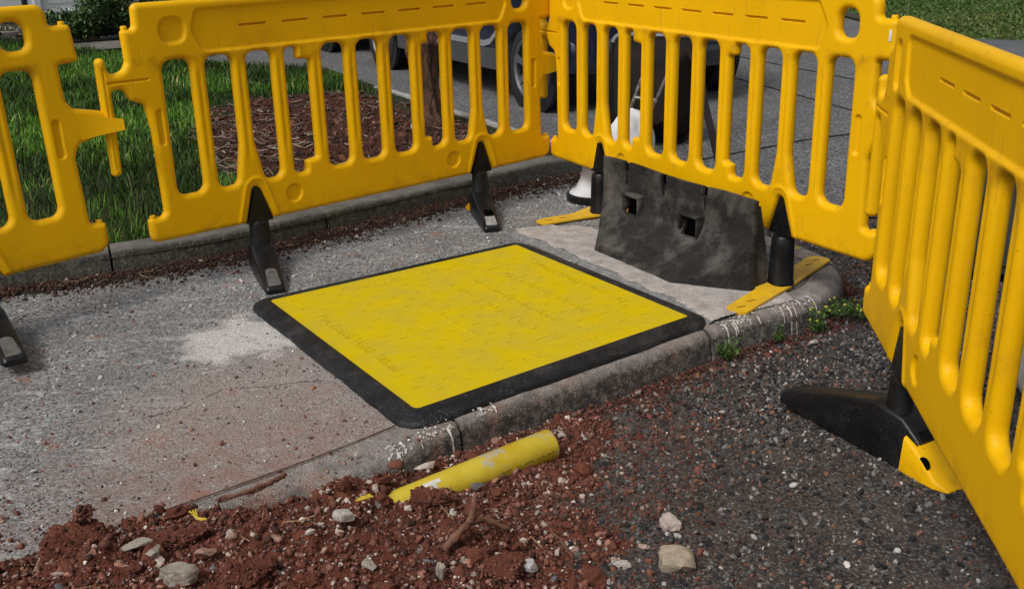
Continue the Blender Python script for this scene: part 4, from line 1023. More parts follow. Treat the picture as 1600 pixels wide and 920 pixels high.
# ------------------------------------------------------------------ white cone stub behind the barrier
cn = thing('traffic_cone', 'white flared cone stub with a thick black base, half hidden behind the middle right barrier', 'traffic cone', (.405, 4.875, 0), .3)
M_white = simple('white_plastic', (.60, .61, .62), .5, c2=(.48, .48, .49), scale=12, bmp=.1)
mb = MB(); mb.lathe([(.120, .034), (.112, .042), (.086, .060), (.066, .10), (.054, .15), (.048, .20), (.044, .215), (.030, .22)], 36); mb.build('cone_body', M_white, cn)
mb = MB(); mb.lathe([(.118, .0), (.130, .006), (.131, .030), (.122, .037), (.10, .038)], 36); mb.build('base', M_rub, cn)

# ------------------------------------------------------------------ sacks
def sack(name, label, loc, r, h, seed, m, sx=1.):
    V0, F0 = ico(4); v = V0.copy(); 
    rad = np.hypot(v[:, 0], v[:, 1]); k = 1 + .22 * (-v[:, 2])                     # wider below
    ang = np.arctan2(v[:, 1], v[:, 0])
    f = .10 * np.sin(ang * 5 + seed + 2.2 * v[:, 2]) * smooth(v[:, 2], -.9, .6) + .16 * fbm(ang * 1.7 + seed, v[:, 2] * 2.2 + 5, 4, seed) + .05 * np.abs(fbm(ang * 6, v[:, 2] * 5, 3, seed + 3))
    X = v[:, 0] * (k + f) * r * sx; Y = v[:, 1] * (k + f) * r; Z = np.sign(v[:, 2]) * np.abs(v[:, 2]) ** .75 * h / 2 + h / 2 + .04 * h * fbm(ang * 3, v[:, 2] * 3, 3, seed + 8)
    Z = np.maximum(Z, 0); o = link(name, npmesh(name, np.c_[X, Y, Z], [F0]), m, loc=loc); return tag(o, label, 'sack')
M_sack = simple('sack_cloth', (.66, .66, .66), .8, c2=(.52, .52, .53), scale=7, bmp=.3, bscale=14)
sack('white_sack', 'crumpled white sack on the driveway in front of the wheelbarrow', (.725, 6.02, -.088), .110, .32, 4, M_sack, 1.15)
sack('white_sack', 'white sack behind the nearest barrier at the right edge', (1.60, 2.66, -.05), .19, .30, 9, M_sack)

# ------------------------------------------------------------------ wheelbarrow
wb = thing('wheelbarrow', 'black wheelbarrow with a grey rim tipped up on its nose behind the middle right barrier', 'wheelbarrow', (.91, 6.62, -.088))
wo = Vector((.91, 6.62, -.088))
M_tray = simple('tray_paint', (.008, .007, .007), .65, c2=(.018, .011, .008), scale=9, bmp=.3, bscale=40, spec=.15); M_galv = simple('galvanised_rim', (.24, .25, .27), .5, .5, c2=(.16, .17, .18), scale=16)
M_steel = simple('frame_steel', (.22, .215, .20), .5, .5, c2=(.09, .07, .055), scale=20)
TR = Matrix.Translation(Vector((0, 0, 0))) @ Matrix.Rotation(R(-26), 4, 'Z') @ Matrix.Rotation(R(-9), 4, 'X')   # x right, -y towards the pavement, z up
def fr2(w0, w1, z0, z1, y, r): return [TR @ Vector((p[0], y, p[1])) for p in fillet([(-w0, z0, r), (w0, z0, r), (w1, z1, r * .6), (-w1, z1, r * .6)], 6)]
mb = MB(); mb.loft([fr2(.16, .19, .12, .50, -.24, .07), fr2(.18, .21, .10, .52, -.21, .08), fr2(.265, .285, .015, .655, .0, .11), fr2(.27, .29, .01, .66, .008, .11), fr2(.25, .27, .03, .64, .0, .10), fr2(.17, .20, .12, .50, -.19, .07)])
mb.build('tray', M_tray, wb, ang=40)
q = fr2(.275, .293, .008, .668, -.004, .115); q.append(q[0]); hi = [p for p in q if p.z > .60]; hi.sort(key=lambda p: p.x); mb = MB(); mb.tube(q, .013, 8, False); mb.build('rim', M_tray, wb)
mb = MB(); mb.tube(hi, .017, 8); mb.build('rim_bar', M_galv, wb)
def W_(x, y, z): return Vector((x, y, z)) - wo
for P in ([(1.125, 6.46, .50), (1.17, 6.36, .40), (1.185, 6.22, .20), (1.222, 5.93, -.075)], [(.70, 6.62, .50), (.70, 6.45, .36), (.72, 6.3, .18), (.74, 6.12, -.07)]):
    mb = MB(); rings = []
    for p in P:
        c = W_(*p); rings.append([c + Vector((a, b * .6, b * .5)) for a, b in ((-.022, -.022), (.022, -.022), (.022, .022), (-.022, .022))])
    mb.loft(rings); mb.build('shaft', M_tray, wb, ang=30)
for P in ([(.827, 6.40, .361), (.73, 6.16, .21)], [(.973, 6.36, .369), (.845, 6.11, .20)], [(.765, 6.235, .262), (.885, 6.19, .250)], [(.82, 6.28, .30), (.80, 6.15, .21)]):
    mb = MB(); mb.tube([W_(*p) for p in P], .011, 7); mb.build('brace', M_steel, wb)

# ------------------------------------------------------------------ parked car (rear three-quarter, dark navy)
car = thing('parked_car', 'dark navy hatchback parked on the driveway behind the barriers, rear towards the camera', 'car', (.936, 8.343, -.088), R(118.4))
M_paint, t_, bs_ = new_mat('navy_paint'); bs_.inputs['Base Color'].default_value = (.010, .016, .036, 1); bs_.inputs['Roughness'].default_value = .25; bs_.inputs['Metallic'].default_value = .2; bs_.inputs['Coat Weight'].default_value = .8; bs_.inputs['Coat Roughness'].default_value = .06
M_grey = simple('grey_skirt', (.065, .068, .072), .4, c2=(.05, .053, .056), scale=3); M_silver = simple('silver_trim', (.42, .43, .45), .35, .5)
M_glass = simple('dark_glass', (.008, .009, .011), .08); M_tyre = simple('tyre', (.012, .012, .012), .8, bmp=.2, bscale=60); M_rim = simple('alloy', (.34, .35, .37), .35, .8, c2=(.25, .26, .28), scale=10)
M_red = simple('tail_lens', (.20, .012, .010), .2)
#     x     zb   sill_w belt_w beltz roof_w roofz
CS = [(-.57, .34, .50, .50, .80, .42, .88), (-.55, .30, .60, .62, .92, .50, 1.0), (-.48, .27, .72, .75, .97, .56, 1.12), (-.33, .25, .79, .82, .99, .60, 1.36), (-.1, .25, .83, .845, .99, .62, 1.43), (.4, .25, .84, .85, .98, .62, 1.46),
      (1.2, .25, .84, .85, .96, .62, 1.47), (1.75, .25, .84, .85, .95, .60, 1.40), (2.55, .25, .84, .845, .93, .58, 1.08), (2.9, .25, .83, .84, .92, .62, .98), (3.4, .26, .80, .80, .86, .60, .90), (3.7, .28, .70, .70, .76, .52, .80), (3.82, .34, .52, .52, .66, .40, .68)]
rings = []
for x, zb, sw, bw, bz, rw, rz_ in CS:
    H_ = [(0, zb), (sw * .9, zb), (sw, zb + .06), (sw * 1.005, (zb + bz) / 2), (bw, bz - .06), (bw * .985, bz), (rw + (bw - rw) * .25, bz + (rz_ - bz) * .72), (rw, rz_ - .03 if rz_ > bz + .1 else rz_), (rw * .6, rz_), (0, rz_ + .01)]
    rings.append([(x, y, z) for y, z in H_] + [(x, -y, z) for y, z in reversed(H_[1:-1])])
mb = MB(); mb.loft(rings); body = mb.build('body', M_paint, car, ang=50)
sub = body.modifiers.new('s', 'SUBSURF'); sub.levels = 1; sub.render_levels = 2
def strip(x0, x1, y, z0, z1, name, m, n=14, arcend=False):
    for s in (1, -1):
        mb = MB(); F_ = []; B_ = []
        rings = []
        for k in range(n + 1):
            x = x0 + (x1 - x0) * k / n; up = 0
            if arcend: up = .16 * smooth(-(x - (x0 + .32)) / .32, 0, 1)
            rings.append([(x, (y - .03) * s, z0 + up), (x, (y + .008) * s, z0 + up), (x, (y + .008) * s, z1 + up), (x, (y - .03) * s, z1 + up)])
        mb.loft(rings); mb.build(name, m, car, ang=30)
strip(.42, 2.55, .846, .405, .45, 'side_trim', M_silver, 18, True)
strip(.38, 2.58, .842, .235, .400, 'side_skirt', M_grey)
for xw in (0, 2.95):
    for s in (1, -1):
        mb = MB(); mb.lathe([(.36, -.05), (.365, .0), (.345, .004)], 36, (xw, s * .842, .33), 'Y') if False else mb.lathe([(.37, -.02), (.37, .016), (.34, .018)] if s > 0 else [(.37, .02), (.37, -.016), (.34, -.018)], 40, (xw, s * .842, .32), 'Y'); mb.build('arch_shade', M_glass, car)  # dark disc standing in for the shaded gap round the wheel
        w_ = MB(); y0 = s * .775
        w_.lathe([(.215, -.105), (.275, -.105), (.300, -.085), (.307, -.03), (.307, .03), (.300, .088), (.275, .105), (.228, .108), (.222, .08)], 48, (xw, y0 + 0, .306), 'Y'); wh = w_.build('wheel', M_tyre, car)
        rm = MB(); rm.lathe([(.226, .060), (.226, .104), (.214, .106), (.206, .085), (.205, .02)] if s > 0 else [(.226, -.060), (.226, -.104), (.214, -.106), (.206, -.085), (.205, -.02)], 48, (xw, y0, .306), 'Y', cap=False)
        for k in range(7):
            a = 2 * math.pi * k / 7 + .3; ca, sa = math.cos(a), math.sin(a); rg = []
            for r_, ww, yy in ((.03, .030, .080), (.10, .022, .088), (.215, .034, .094)):
                rg.append([(xw + ca * r_ - sa * q, y0 + s * (yy + d_), .306 + sa * r_ + ca * q) for q, d_ in ((-ww, -.03), (-ww * .8, 0), (ww * .8, 0), (ww, -.03))])
            rm.loft(rg)
        rm.lathe([(.04, .05), (.045, .09), (.03, .097)] if s > 0 else [(.04, -.05), (.045, -.09), (.03, -.097)], 20, (xw, y0, .306), 'Y')
        rm.build('rim', M_rim, wh, ang=35)
        dk = MB(); dk.lathe([(.2, .0), (.215, .01), (.2, .02)], 32, (xw, y0 + s * .02, .306), 'Y'); dk.build('brake', M_hole, wh)
def quad(name, P, m, parent, th=.006):
    mb = MB(); P = [Vector(p) for p in P]; nrm = (P[1] - P[0]).cross(P[2] - P[0]).normalized() * th
    mb.loft([[p - nrm for p in P], [p + nrm for p in P]]); return mb.build(name, m, parent, ang=20)
quad('rear_window', [(-.50, -.50, 1.06), (-.50, .50, 1.06), (-.355, .50, 1.33), (-.355, -.50, 1.33)], M_glass, car, .012)
for s in (1, -1):
    quad('side_window', [(-.12, .80 * s, 1.03), (1.05, .80 * s, 1.02), (1.05, .67 * s, 1.36), (.0, .67 * s, 1.34)], M_glass, car, .012)
    quad('side_window', [(1.12, .80 * s, 1.02), (2.05, .79 * s, 1.00), (1.62, .67 * s, 1.34), (1.12, .67 * s, 1.36)], M_glass, car, .012)
    mb = MB(); mb.box((-.44, s * .66, .78), (.16, .16, .22), None, .03, 3); mb.build('tail_light', M_red, car)
    mb = MB(); mb.box((1.0, s * .86, .82), (.16, .02, .025), None, .008, 2); mb.build('door_handle', M_paint, car)
mb = MB(); mb.loft([[(x, y, z) for x, z in ((-.44, .27), (-.60, .29), (-.64, .40), (-.64, .52), (-.60, .56), (-.44, .56))] if abs(y) < .5 else [(x + .18, y, z) for x, z in ((-.44, .28), (-.56, .30), (-.60, .40), (-.60, .51), (-.57, .54), (-.44, .54))] for y in (-.76, -.45, 0, .45, .76)])
mb.build('rear_bumper', M_paint, car, ang=50)
quad('bumper_strip', [(-.646, -.44, .41), (-.646, .44, .41), (-.646, .44, .45), (-.646, -.44, .45)], M_grey, car, .004)
M_plate = simple('plate_yellow', (.72, .56, .03), .4); M_ink = simple('black_ink', (.01, .01, .01), .5)
pl_ = MB(); pl_.box((-.66, 0, .62), (.010, .52, .115), None, .003, 1); plate = pl_.build('number_plate', M_plate, car)
def text_mesh(txt, size, m, name, parent, M4, extrude=.001, width=None):
    cu = bpy.data.curves.new('t', 'FONT'); cu.body = txt; cu.size = size; cu.align_x = 'CENTER'; cu.align_y = 'CENTER'; cu.extrude = extrude
    ob = bpy.data.objects.new('t', cu); COL.objects.link(ob); dg = bpy.context.evaluated_depsgraph_get(); dg.update()
    me = bpy.data.meshes.new_from_object(ob.evaluated_get(dg)); bpy.data.objects.remove(ob); me.transform(M4); me.name = name
    o = link(name, me, m, parent); return o
# plate lettering that shows between the bars: a G and an N with stubs of others
for ch, yy in (('I', .115), ('G', .055), ('N', -.085), ('M', -.165)):
    text_mesh(ch, .105, M_ink, 'plate_letter', plate, Matrix.Translation((-.6665, yy, .62)) @ Matrix(((0, 0, -1, 0), (-1, 0, 0, 0), (0, 1, 0, 0), (0, 0, 0, 1))))

car2 = copy_tree(car); car2.location = (.936 - .475 * 4.75, 8.343 + .880 * 4.75, -.088); car2['label'] = 'second dark car parked beyond the first, its underside showing through the barrier bars'
for c_ in (car, car2): c_['group'] = 'cars parked along the driveway'
# ------------------------------------------------------------------ dark cabinet behind the nearest barrier
cb = thing('roadside_cabinet', 'dark grey metal box standing on the road behind the nearest barrier', 'cabinet', (1.60, 3.86, -.06), math.atan2(-.13, .20) )
M_cab = simple('cabinet_paint', (.040, .040, .040), .5, c2=(.028, .028, .029), scale=6, bmp=.08); M_lid = simple('cabinet_lid', (.10, .105, .11), .55, c2=(.07, .075, .08), scale=8)
mb = MB(); mb.box((.45, .22, .42), (.86, .42, .78), None, .012, 2); mb.build('body', M_cab, cb)
mb = MB(); mb.box((.45, .21, .832), (.92, .48, .040), None, .010, 2); mb.build('lid', M_lid, cb)
mb = MB(); mb.box((.45, .22, .015), (.80, .36, .05)); mb.build('plinth', M_hole, cb)
for x in (.24, .66): mb = MB(); mb.box((x, .004, .42), (.39, .008, .70), None, .003, 1); mb.build('door', M_cab, cb)

# ------------------------------------------------------------------ stump in the bed
st = thing('tree_stump', 'gnarled brown pruned tree trunk with cut branch stubs in the planting bed', 'tree', (-.50, 6.42, .08))
V0 = []; mb = MB(); rings = []
path = [(0, 0, -.05, .13), (0, 0, .02, .105), (.005, 0, .10, .080), (.0, .0, .22, .066), (-.012, 0, .36, .066), (-.018, 0, .46, .080), (-.010, 0, .52, .086), (-.03, 0, .60, .062), (-.055, 0, .72, .050), (-.045, 0, .86, .045), (-.07, 0, 1.05, .040), (-.09, .01, 1.25, .034)]
pz = np.array([p[2] for p in path]); 
for z in np.arange(-.05, 1.25, .012):
    cx = np.interp(z, pz, [p[0] for p in path]); cy = np.interp(z, pz, [p[1] for p in path]); r_ = 1.22 * np.interp(z, pz, [p[3] for p in path]); ring = []
    for k in range(48):
        a = 2 * math.pi * k / 48; rr_ = r_ * (1 + .30 * float(fbm(math.cos(a) * 3 + 7, math.sin(a) * 3 + z * 2.2, 4, 33)) + .10 * float(fbm(a * 6 + 1.5 * z, z * 9, 3, 35) if k < 40 else fbm((a - 2 * math.pi) * 6 + 1.5 * z, z * 9, 3, 35) * ((48 - k) / 8) if False else fbm(math.cos(a) * 7, math.sin(a) * 7 + z * 5, 3, 35)))
        ring.append((cx + rr_ * math.cos(a), cy + rr_ * math.sin(a), z))
    rings.append(ring)
mb.loft(rings); mb.build('trunk', M_bark, st, ang=80)
for (x, y, z, dx, dy, dz, r_) in ((-.05, -.05, .66, -.5, -.8, .25, .024), (.03, -.05, .05, .45, -.9, .25, .026), (.06, -.03, .50, .9, -.3, .35, .022), (-.03, -.055, .43, -.1, -1, 0, .010), (-.04, -.06, .30, -.6, -.7, .1, .016), (-.08, 0, .95, -.8, .2, .5, .02)):
    d = Vector((dx, dy, dz)).normalized(); p = Vector((x, y, z)); mb = MB(); mb.tube([p - d * .02, p + d * .02, p + d * .045], [r_ * 1.3, r_ * 1.05, r_], 12); b_ = mb.build('branch_stub', M_bark, st)
    mb = MB(); mb.tube([p + d * .043, p + d * .048], [r_ * .95, r_ * .9], 12); mb.build('cut_face', M_cut, b_)

# ------------------------------------------------------------------ yellow pipe
pa, pb = Vector((-.345, 2.215, -.086)), Vector((.094, 2.494, -.050)); ax = (pb - pa).normalized(); Lp = (pb - pa).length
pp_ = thing('gas_pipe', 'scuffed yellow plastic pipe half buried in the red soil along the front kerb', 'pipe', pa)
M_pipe, t, bs = new_mat('pipe_yellow'); co = coords(t)
base = mix(t, ramp(t, noise(t, co, 12, 4), .4, .62), (.56, .44, .035), (.50, .35, .012)); base = mix(t, math_(t, 'MULTIPLY', ramp(t, noise(t, co, 13, 6, .68), .53, .62), .75), base, (.38, .37, .34))
base = mix(t, math_(t, 'MULTIPLY', ramp(t, noise(t, co, 9, 4), .58, .70), .5), base, (.55, .24, .05))
setc(t, bs, base); bs.inputs['Roughness'].default_value = .5; bump(t, bs, noise(t, co, 90, 4), .15, .002)
RP = .043; mb = MB(); mb.lathe([(RP * .86, .004), (RP, .0), (RP, Lp - .002), (RP * .97, Lp), (RP * .86, Lp), (RP * .86, .004)], 40, cap=False)
Mp = Matrix.Translation((0, 0, 0)) @ ax.to_track_quat('Z', 'Y').to_matrix().to_4x4()
pipe = mb.build('pipe_wall', M_pipe, pp_, ang=40, M=Mp)
# printed marking line (worn to unreadable ticks) and a white paint mark on the side facing the camera
side_v = Vector((ax.y, -ax.x, 0)).normalized(); upv = side_v.cross(ax); 
if upv.z < 0: upv = -upv
def onpipe(l, a, lift=.0006): return ax * l + (side_v * math.cos(a) + upv * math.sin(a)) * (RP + lift)
mb = MB()
for l0, l1 in ((.34, .37), (.38, .44), (.448, .505)):
    x = l0
    while x < l1:
        wdt = random.uniform(.002, .0045); a0 = .02 + random.uniform(-.02, .02); h_ = random.uniform(.05, .13)
        if random.random() < .82: mb.add([onpipe(x, a0), onpipe(x + wdt * .7, a0), onpipe(x + wdt * .7, a0 + h_), onpipe(x, a0 + h_)], [(0, 1, 2, 3)])
        x += wdt + .0015
mb.build('print', M_ink, pp_, smooth_=False)
M_wpaint = simple('white_paint', (.62, .60, .56), .7, c2=(.45, .43, .38), scale=60)
mb = MB()
def pq(l0, l1, a0, a1, n=6):
    for k in range(n):
        A0, A1 = a0 + (a1 - a0) * k / n, a0 + (a1 - a0) * (k + 1) / n; mb.add([onpipe(l0, A0), onpipe(l1, A0), onpipe(l1, A1), onpipe(l0, A1)], [(0, 1, 2, 3)])
pq(.125, .175, 1.05, 1.32); pq(.145, .159, .5, 1.05)
mb.build('paint_mark', M_wpaint, pp_, smooth_=False)

# ------------------------------------------------------------------ individual stones
def stone(name, label, cat, loc, dims, rz, col, seed, sink=.26, sub=4, rough=.42, group=None, fl=0):
    V0, F0 = ico(sub); r_ = np.random.default_rng(seed); v = V0.copy()
    for _ in range(13):          # chop by random planes for facets
        n_ = r_.normal(0, 1, 3); n_ /= np.linalg.norm(n_); d = r_.uniform(.40, .80); q = v @ n_; over = np.maximum(q - d, 0); v -= over[:, None] * n_
    v += V0 * (rough * .22 * fbm(V0[:, 0] * 5 + seed, V0[:, 1] * 5 + V0[:, 2] * 3, 4, seed))[:, None]
    v = v / np.abs(v).max(0) * (np.array(dims) / 2) * 1.08; v[:, 2] += dims[2] * .5 * (1 - 2 * sink)
    m, t, bs = new_mat(name + '_surface'); co = coords(t); b = mix(t, ramp(t, noise(t, co, 45, 6, .7), .35, .65), col, tuple(c * .62 for c in col)); b = mix(t, math_(t, 'MULTIPLY', ramp(t, noise(t, co, 26, 6, .7), .50, .64), .6), b, (.20, .10, .07)); b = mix(t, math_(t, 'MULTIPLY', ramp(t, noise(t, co, 320, 3, .7), .50, .62), .5), b, tuple(c * .35 for c in col))
    setc(t, bs, b); bs.inputs['Roughness'].default_value = .9; bump(t, bs, noise(t, co, 160, 5, .7), .5, .003)
    me = npmesh(name, v, [F0]); me.set_sharp_from_angle(angle=R(18))
    o = link(name, me, m, loc=loc, rz=rz); return tag(o, label, cat, group)
GR = (.34, .30, .25); WH = (.46, .42, .38); PK = (.33, .19, .145); TAN = (.36, .30, .22)
ST = [
 ('largest flat pale grey stone in the red soil at bottom left', (-.702, 1.812, .024), (.088, .070, .052), .25, GR, 1),
 ('long flat greyish slab of rubble behind the largest stone at bottom left', (-.815, 1.925, .034), (.085, .028, .018), .35, GR, 2),
 ('pale wedge of stone alone in the soil below the buried end of the pipe', (-.395, 2.062, .006), (.050, .038, .028), .1, WH, 3),
 ('pointed pinkish-grey stone standing on the road at the edge of the red soil', (.352, 2.057, -.064), (.066, .058, .082), .7, (.46, .38, .34), 4),
 ('round speckled tan cobble cut by the bottom edge of the picture', (.332, 1.915, -.064), (.086, .080, .080), .2, TAN, 5),
 ('small pinkish stone left of the round tan cobble', (.286, 1.985, -.062), (.046, .036, .042), 2.2, (.42, .30, .25), 6),
 ('grey oblong stone in the middle of the soil heap', (-.309, 1.856, .010), (.044, .028, .022), 2.5, GR, 7),
 ('narrow upright pale stone at the bottom edge below the roots', (-.163, 1.826, .004), (.030, .022, .040), 2.2, GR, 8),
 ('white-streaked stone in the soil right of the roots', (.019, 1.876, -.018), (.044, .036, .030), .4, (.45, .45, .46), 9),
 ('pale flat stone left of the pink stone near the cobble', (.225, 1.912, -.044), (.038, .026, .020), .1, WH, 10),
 ('flat pale stone wedged between the kerb and the yellow pipe', (-.232, 2.345, -.028), (.058, .028, .020), .5, (.50, .44, .38), 11),
 ('knobbly stone beside the largest flat stone, at its upper left', (-.772, 1.890, .034), (.040, .030, .026), 1.2, GR, 12),
 ('squarish pinkish rubble piece above the largest flat stone', (-.663, 1.888, .034), (.046, .028, .022), .2, PK, 13),
 ('thin pink brick chip lying right of the soil clods at lower left', (-.527, 1.953, .024), (.038, .018, .014), 2.3, PK, 14),
 ('reddish stone on the road right of the round tan cobble', (.400, 1.915, -.066), (.034, .028, .022), .8, (.34, .17, .13), 15),
 ('small white stone just past the open end of the pipe', (.130, 2.600, -.080), (.026, .018, .012), .1, WH, 16),
 ('small round red stone touching the open end of the pipe', (.140, 2.548, -.076), (.025, .025, .024), .1, (.24, .085, .06), 17),
 ('pink stone between the pipe and the kerb near its middle', (-.052, 2.545, -.066), (.030, .022, .018), .5, PK, 18),
 ('pale pebble alone on the left of the pavement', (-1.217, 2.320, .0), (.020, .014, .011), .1, WH, 20),
 ('pale stone lying on the road below the kerb drips', (1.00, 3.195, -.070), (.034, .024, .014), .2, (.42, .38, .34), 21),
 ('small white pebble in the kerb dirt beside the left foot of the barrier', (-.76, 4.15, .002), (.024, .016, .012), .1, WH, 22),
 ('white pebble on the road between the front kerb and the nearest barrier', (.60, 2.70, -.072), (.020, .013, .010), .1, WH, 23),
 ('dark grey stone under the near side of the pipe', (-.10, 2.27, -.045), (.034, .024, .016), .2, (.10, .10, .105), 24),
 ('red brick-like clod beside the kerb left of the pipe', (-.30, 2.325, -.012), (.048, .030, .026), .4, (.17, .055, .035), 25),
]
for lab, loc, dims, rz, col, sd_ in ST: stone('stone', lab, 'stone', loc, dims, rz, col, sd_)
# three big soil lumps
def lump(label, loc, dims, rz, seed):
    V0, F0 = ico(5); r_ = np.random.default_rng(seed); v = V0.copy()
    for _ in range(16):
        n_ = r_.normal(0, 1, 3); n_ /= np.linalg.norm(n_); d = r_.uniform(.45, .85); q = v @ n_; v -= (np.maximum(q - d, 0) * .85)[:, None] * n_
    a1, a2 = V0[:, 0] * 1.3 + V0[:, 2] * 2.1 + seed, V0[:, 1] * 1.7 - V0[:, 2] * 1.2
    v *= (1 + .20 * fbm(a1 * 2.5, a2 * 2.5, 4, seed) + .16 * fbm(a1 * 9, a2 * 9, 3, seed + 5) - .10 * np.abs(fbm(a1 * 5 + 9, a2 * 5, 3, seed + 7)))[:, None]
    v = v / np.abs(v).max(0) * np.array(dims) / 2; o = link('soil_lump', npmesh('soil_lump', v, [F0], False), M_clod, loc=loc, rz=rz); tag(o, label, 'soil lump')
    n = 420; k = r_.integers(0, len(v), n); c, s_ = math.cos(rz), math.sin(rz); p = v[k]; p = p[p[:, 2] > -.01]
    W = np.c_[p[:, 0] * c - p[:, 1] * s_ + loc[0], p[:, 0] * s_ + p[:, 1] * c + loc[1], p[:, 2] + loc[2] - .002]; LUMPS.append(W)
LUMPS = []
lump('large conical dark red soil lump at far lower left', (-.955, 1.955, .018), (.17, .13, .105), .2, 3)
lump('small dark red knob of soil crowning the lump at far lower left', (-.955, 1.985, .075), (.045, .04, .05), .2, 21)
lump('large red soil lump next to the buried end of the yellow pipe', (-.215, 2.175, -.030), (.12, .085, .075), .3, 5)
lump('smooth red soil lump left of the forked root', (-.15, 1.97, .002), (.12, .09, .055), -.3, 7)
lump('cracked red soil lump at the bottom edge below the root', (-.03, 1.86, -.008), (.12, .10, .06), .4, 9)
lump('broad red soil lump behind the largest flat stone', (-.74, 1.985, .020), (.15, .08, .050), .3, 12)
lump('cracked pinkish soil lump right of the largest flat stone', (-.56, 1.84, .026), (.13, .11, .070), .8, 14)
lump('dark soil lump below the twisted root on the pavement edge', (-.66, 2.10, -.004), (.12, .055, .040), .4, 16)

W = np.vstack(LUMPS); scatter_stones('lump_crumbs', W, np.clip(rng.lognormal(math.log(.0028), .5, len(W)), .0012, .007), palette(len(W), SOILC, [4, 4, 1.6, 3, .5]), M_attr, 1, (.6, 1.), True, .3, .3, 'soil crumbs clinging to the larger red lumps', 'soil')
M_root = simple('root_wood', (.17, .075, .042), .8, c2=(.075, .030, .018), scale=60, bmp=.5, bscale=150)
def rootpts(P, n=18, j=.003):
    Q = chaikin(np.array(P), 2); return [(p[0] + random.uniform(-j, j), p[1] + random.uniform(-j, j), p[2] + random.uniform(-j, j)) for p in Q]
mb = MB(); q = rootpts([(-.16, 1.90, .02), (-.125, 1.93, .045), (-.10, 1.975, .045), (-.07, 2.0, .03), (-.02, 2.01, .0)], j=.001); mb.tube(q, np.linspace(.011, .005, len(q)) * (1 + .25 * np.sin(np.arange(len(q)) * 1.9)), 10)
q = rootpts([(-.105, 1.96, .045), (-.095, 2.0, .07), (-.09, 2.02, .085)], j=.001); mb.tube(q, np.linspace(.010, .005, len(q)), 10)
o = mb.build('root', M_root); tag(o, 'forked reddish root sticking out of the soil heap below the pipe', 'root')
mb = MB(); 
for s_o in (0, .008): q = rootpts([(-.70, 2.12, .02 + s_o), (-.64, 2.13, .035), (-.60, 2.16, .03 + s_o), (-.575, 2.19, .035), (-.562, 2.225, .03)], j=.002); mb.tube(q, np.linspace(.004, .0065, len(q)) * (1 + .25 * np.sin(np.arange(len(q)) * 2.3)), 8)
o = mb.build('root', M_root); tag(o, 'twisted reddish root lying across the pavement edge at lower left', 'root')
mb = MB(); q = rootpts([(.075, 2.06, -.04), (.10, 2.01, -.035), (.115, 1.96, -.045), (.15, 1.93, -.05), (.17, 1.90, -.05)], j=.002); mb.tube(q, .0035, 7)
o = mb.build('root', M_root); tag(o, 'thin wavy root on the soil left of the round tan cobble', 'root')
M_leaf = simple('yellow_leaf', (.55, .42, .03), .6, c2=(.40, .26, .02), scale=60)
def leafmesh(mb, c, L, w, rz, tilt, droop=.3):
    n = 5; l_, r_ = [], []; ca, sa = math.cos(rz), math.sin(rz)
    for k in range(n + 1):
        f = k / n; ww = w * math.sin(math.pi * min(1, f * .92 + .04)); x = (f - .5) * L; z = math.sin(tilt) * x - droop * L * (f - .5) ** 2
        l_.append((c[0] + ca * x - sa * ww, c[1] + sa * x + ca * ww, c[2] + z)); r_.append((c[0] + ca * x + sa * ww, c[1] + sa * x - ca * ww, c[2] + z + .12 * ww))
    mb.add(l_ + r_, [(i, i + 1, n + 2 + i, n + 1 + i) for i in range(n)])
mb = MB(); leafmesh(mb, (-.361, 2.148, .006), .045, .010, .3, .1); leafmesh(mb, (-.352, 2.154, .006), .024, .008, 1.6, .1); o = mb.build('dead_leaf', M_leaf); tag(o, 'small yellow leaf on the red soil left of the pipe', 'leaf')
mb = MB(); 
for k in range(3): q = rootpts([(-.735 + .006 * k, 2.03 + .004 * k, .052), (-.715, 2.012, .045), (-.69 - .004 * k, 2.006 - .003 * k, .046)], j=.001); mb.tube(q, .0018, 5)
o = mb.build('straw', M_leaf); tag(o, 'short yellow straw in the soil below the dark lump at lower left', 'straw')

# ------------------------------------------------------------------ cement splashes running down the front kerb
Q, s = resample(KPs, .01); T = np.gradient(Q, axis=0); T /= np.hypot(*T.T)[:, None]; Nn = np.c_[T[:, 1], -T[:, 0]]
face = [(-.080, .0056)] + [(a, b + .0010) for a, b in arc(-.046, -.043, .0495, 90, 4, 9)] + [(.0078, -.08), (.0098, -.10)]
fl_ = np.r_[0, np.cumsum(np.hypot(*np.diff(np.array(face), axis=0).T))]
M_splash = simple('cement_splash', (.68, .66, .63), .85, c2=(.40, .385, .36), scale=70, bmp=.2)
def kpos(q, l): 
    x, y = np.interp(q, s, Q[:, 0]), np.interp(q, s, Q[:, 1]); nx, ny = np.interp(q, s, Nn[:, 0]), np.interp(q, s, Nn[:, 1]); o_, z = np.interp(l, fl_, [f[0] for f in face]), np.interp(l, fl_, [f[1] for f in face])
    z += dropf(q, x, o_)
    return (x + nx * o_, y + ny * o_, z)
mb = MB()
def drip(q, l0, l1, w):
    n = 12; L_, R_ = [], []
    for k in range(n + 1):
        l = l0 + (l1 - l0) * k / n; ww = w * (1.5 - .9 * k / n + .3 * random.uniform(-1, 1)) * (1.3 if k == n - 1 else 1) * (.35 if k == n else 1); qq = q + .0008 * math.sin(l * 60 + q * 99)
        L_.append(kpos(qq - ww, l)); R_.append(kpos(qq + ww, l))
    mb.add(L_ + R_, [(i, i + 1, n + 2 + i, n + 1 + i) for i in range(n)])
def s_at(x, y): return s[np.argmin(np.hypot(Q[:, 0] - x, Q[:, 1] - y))]
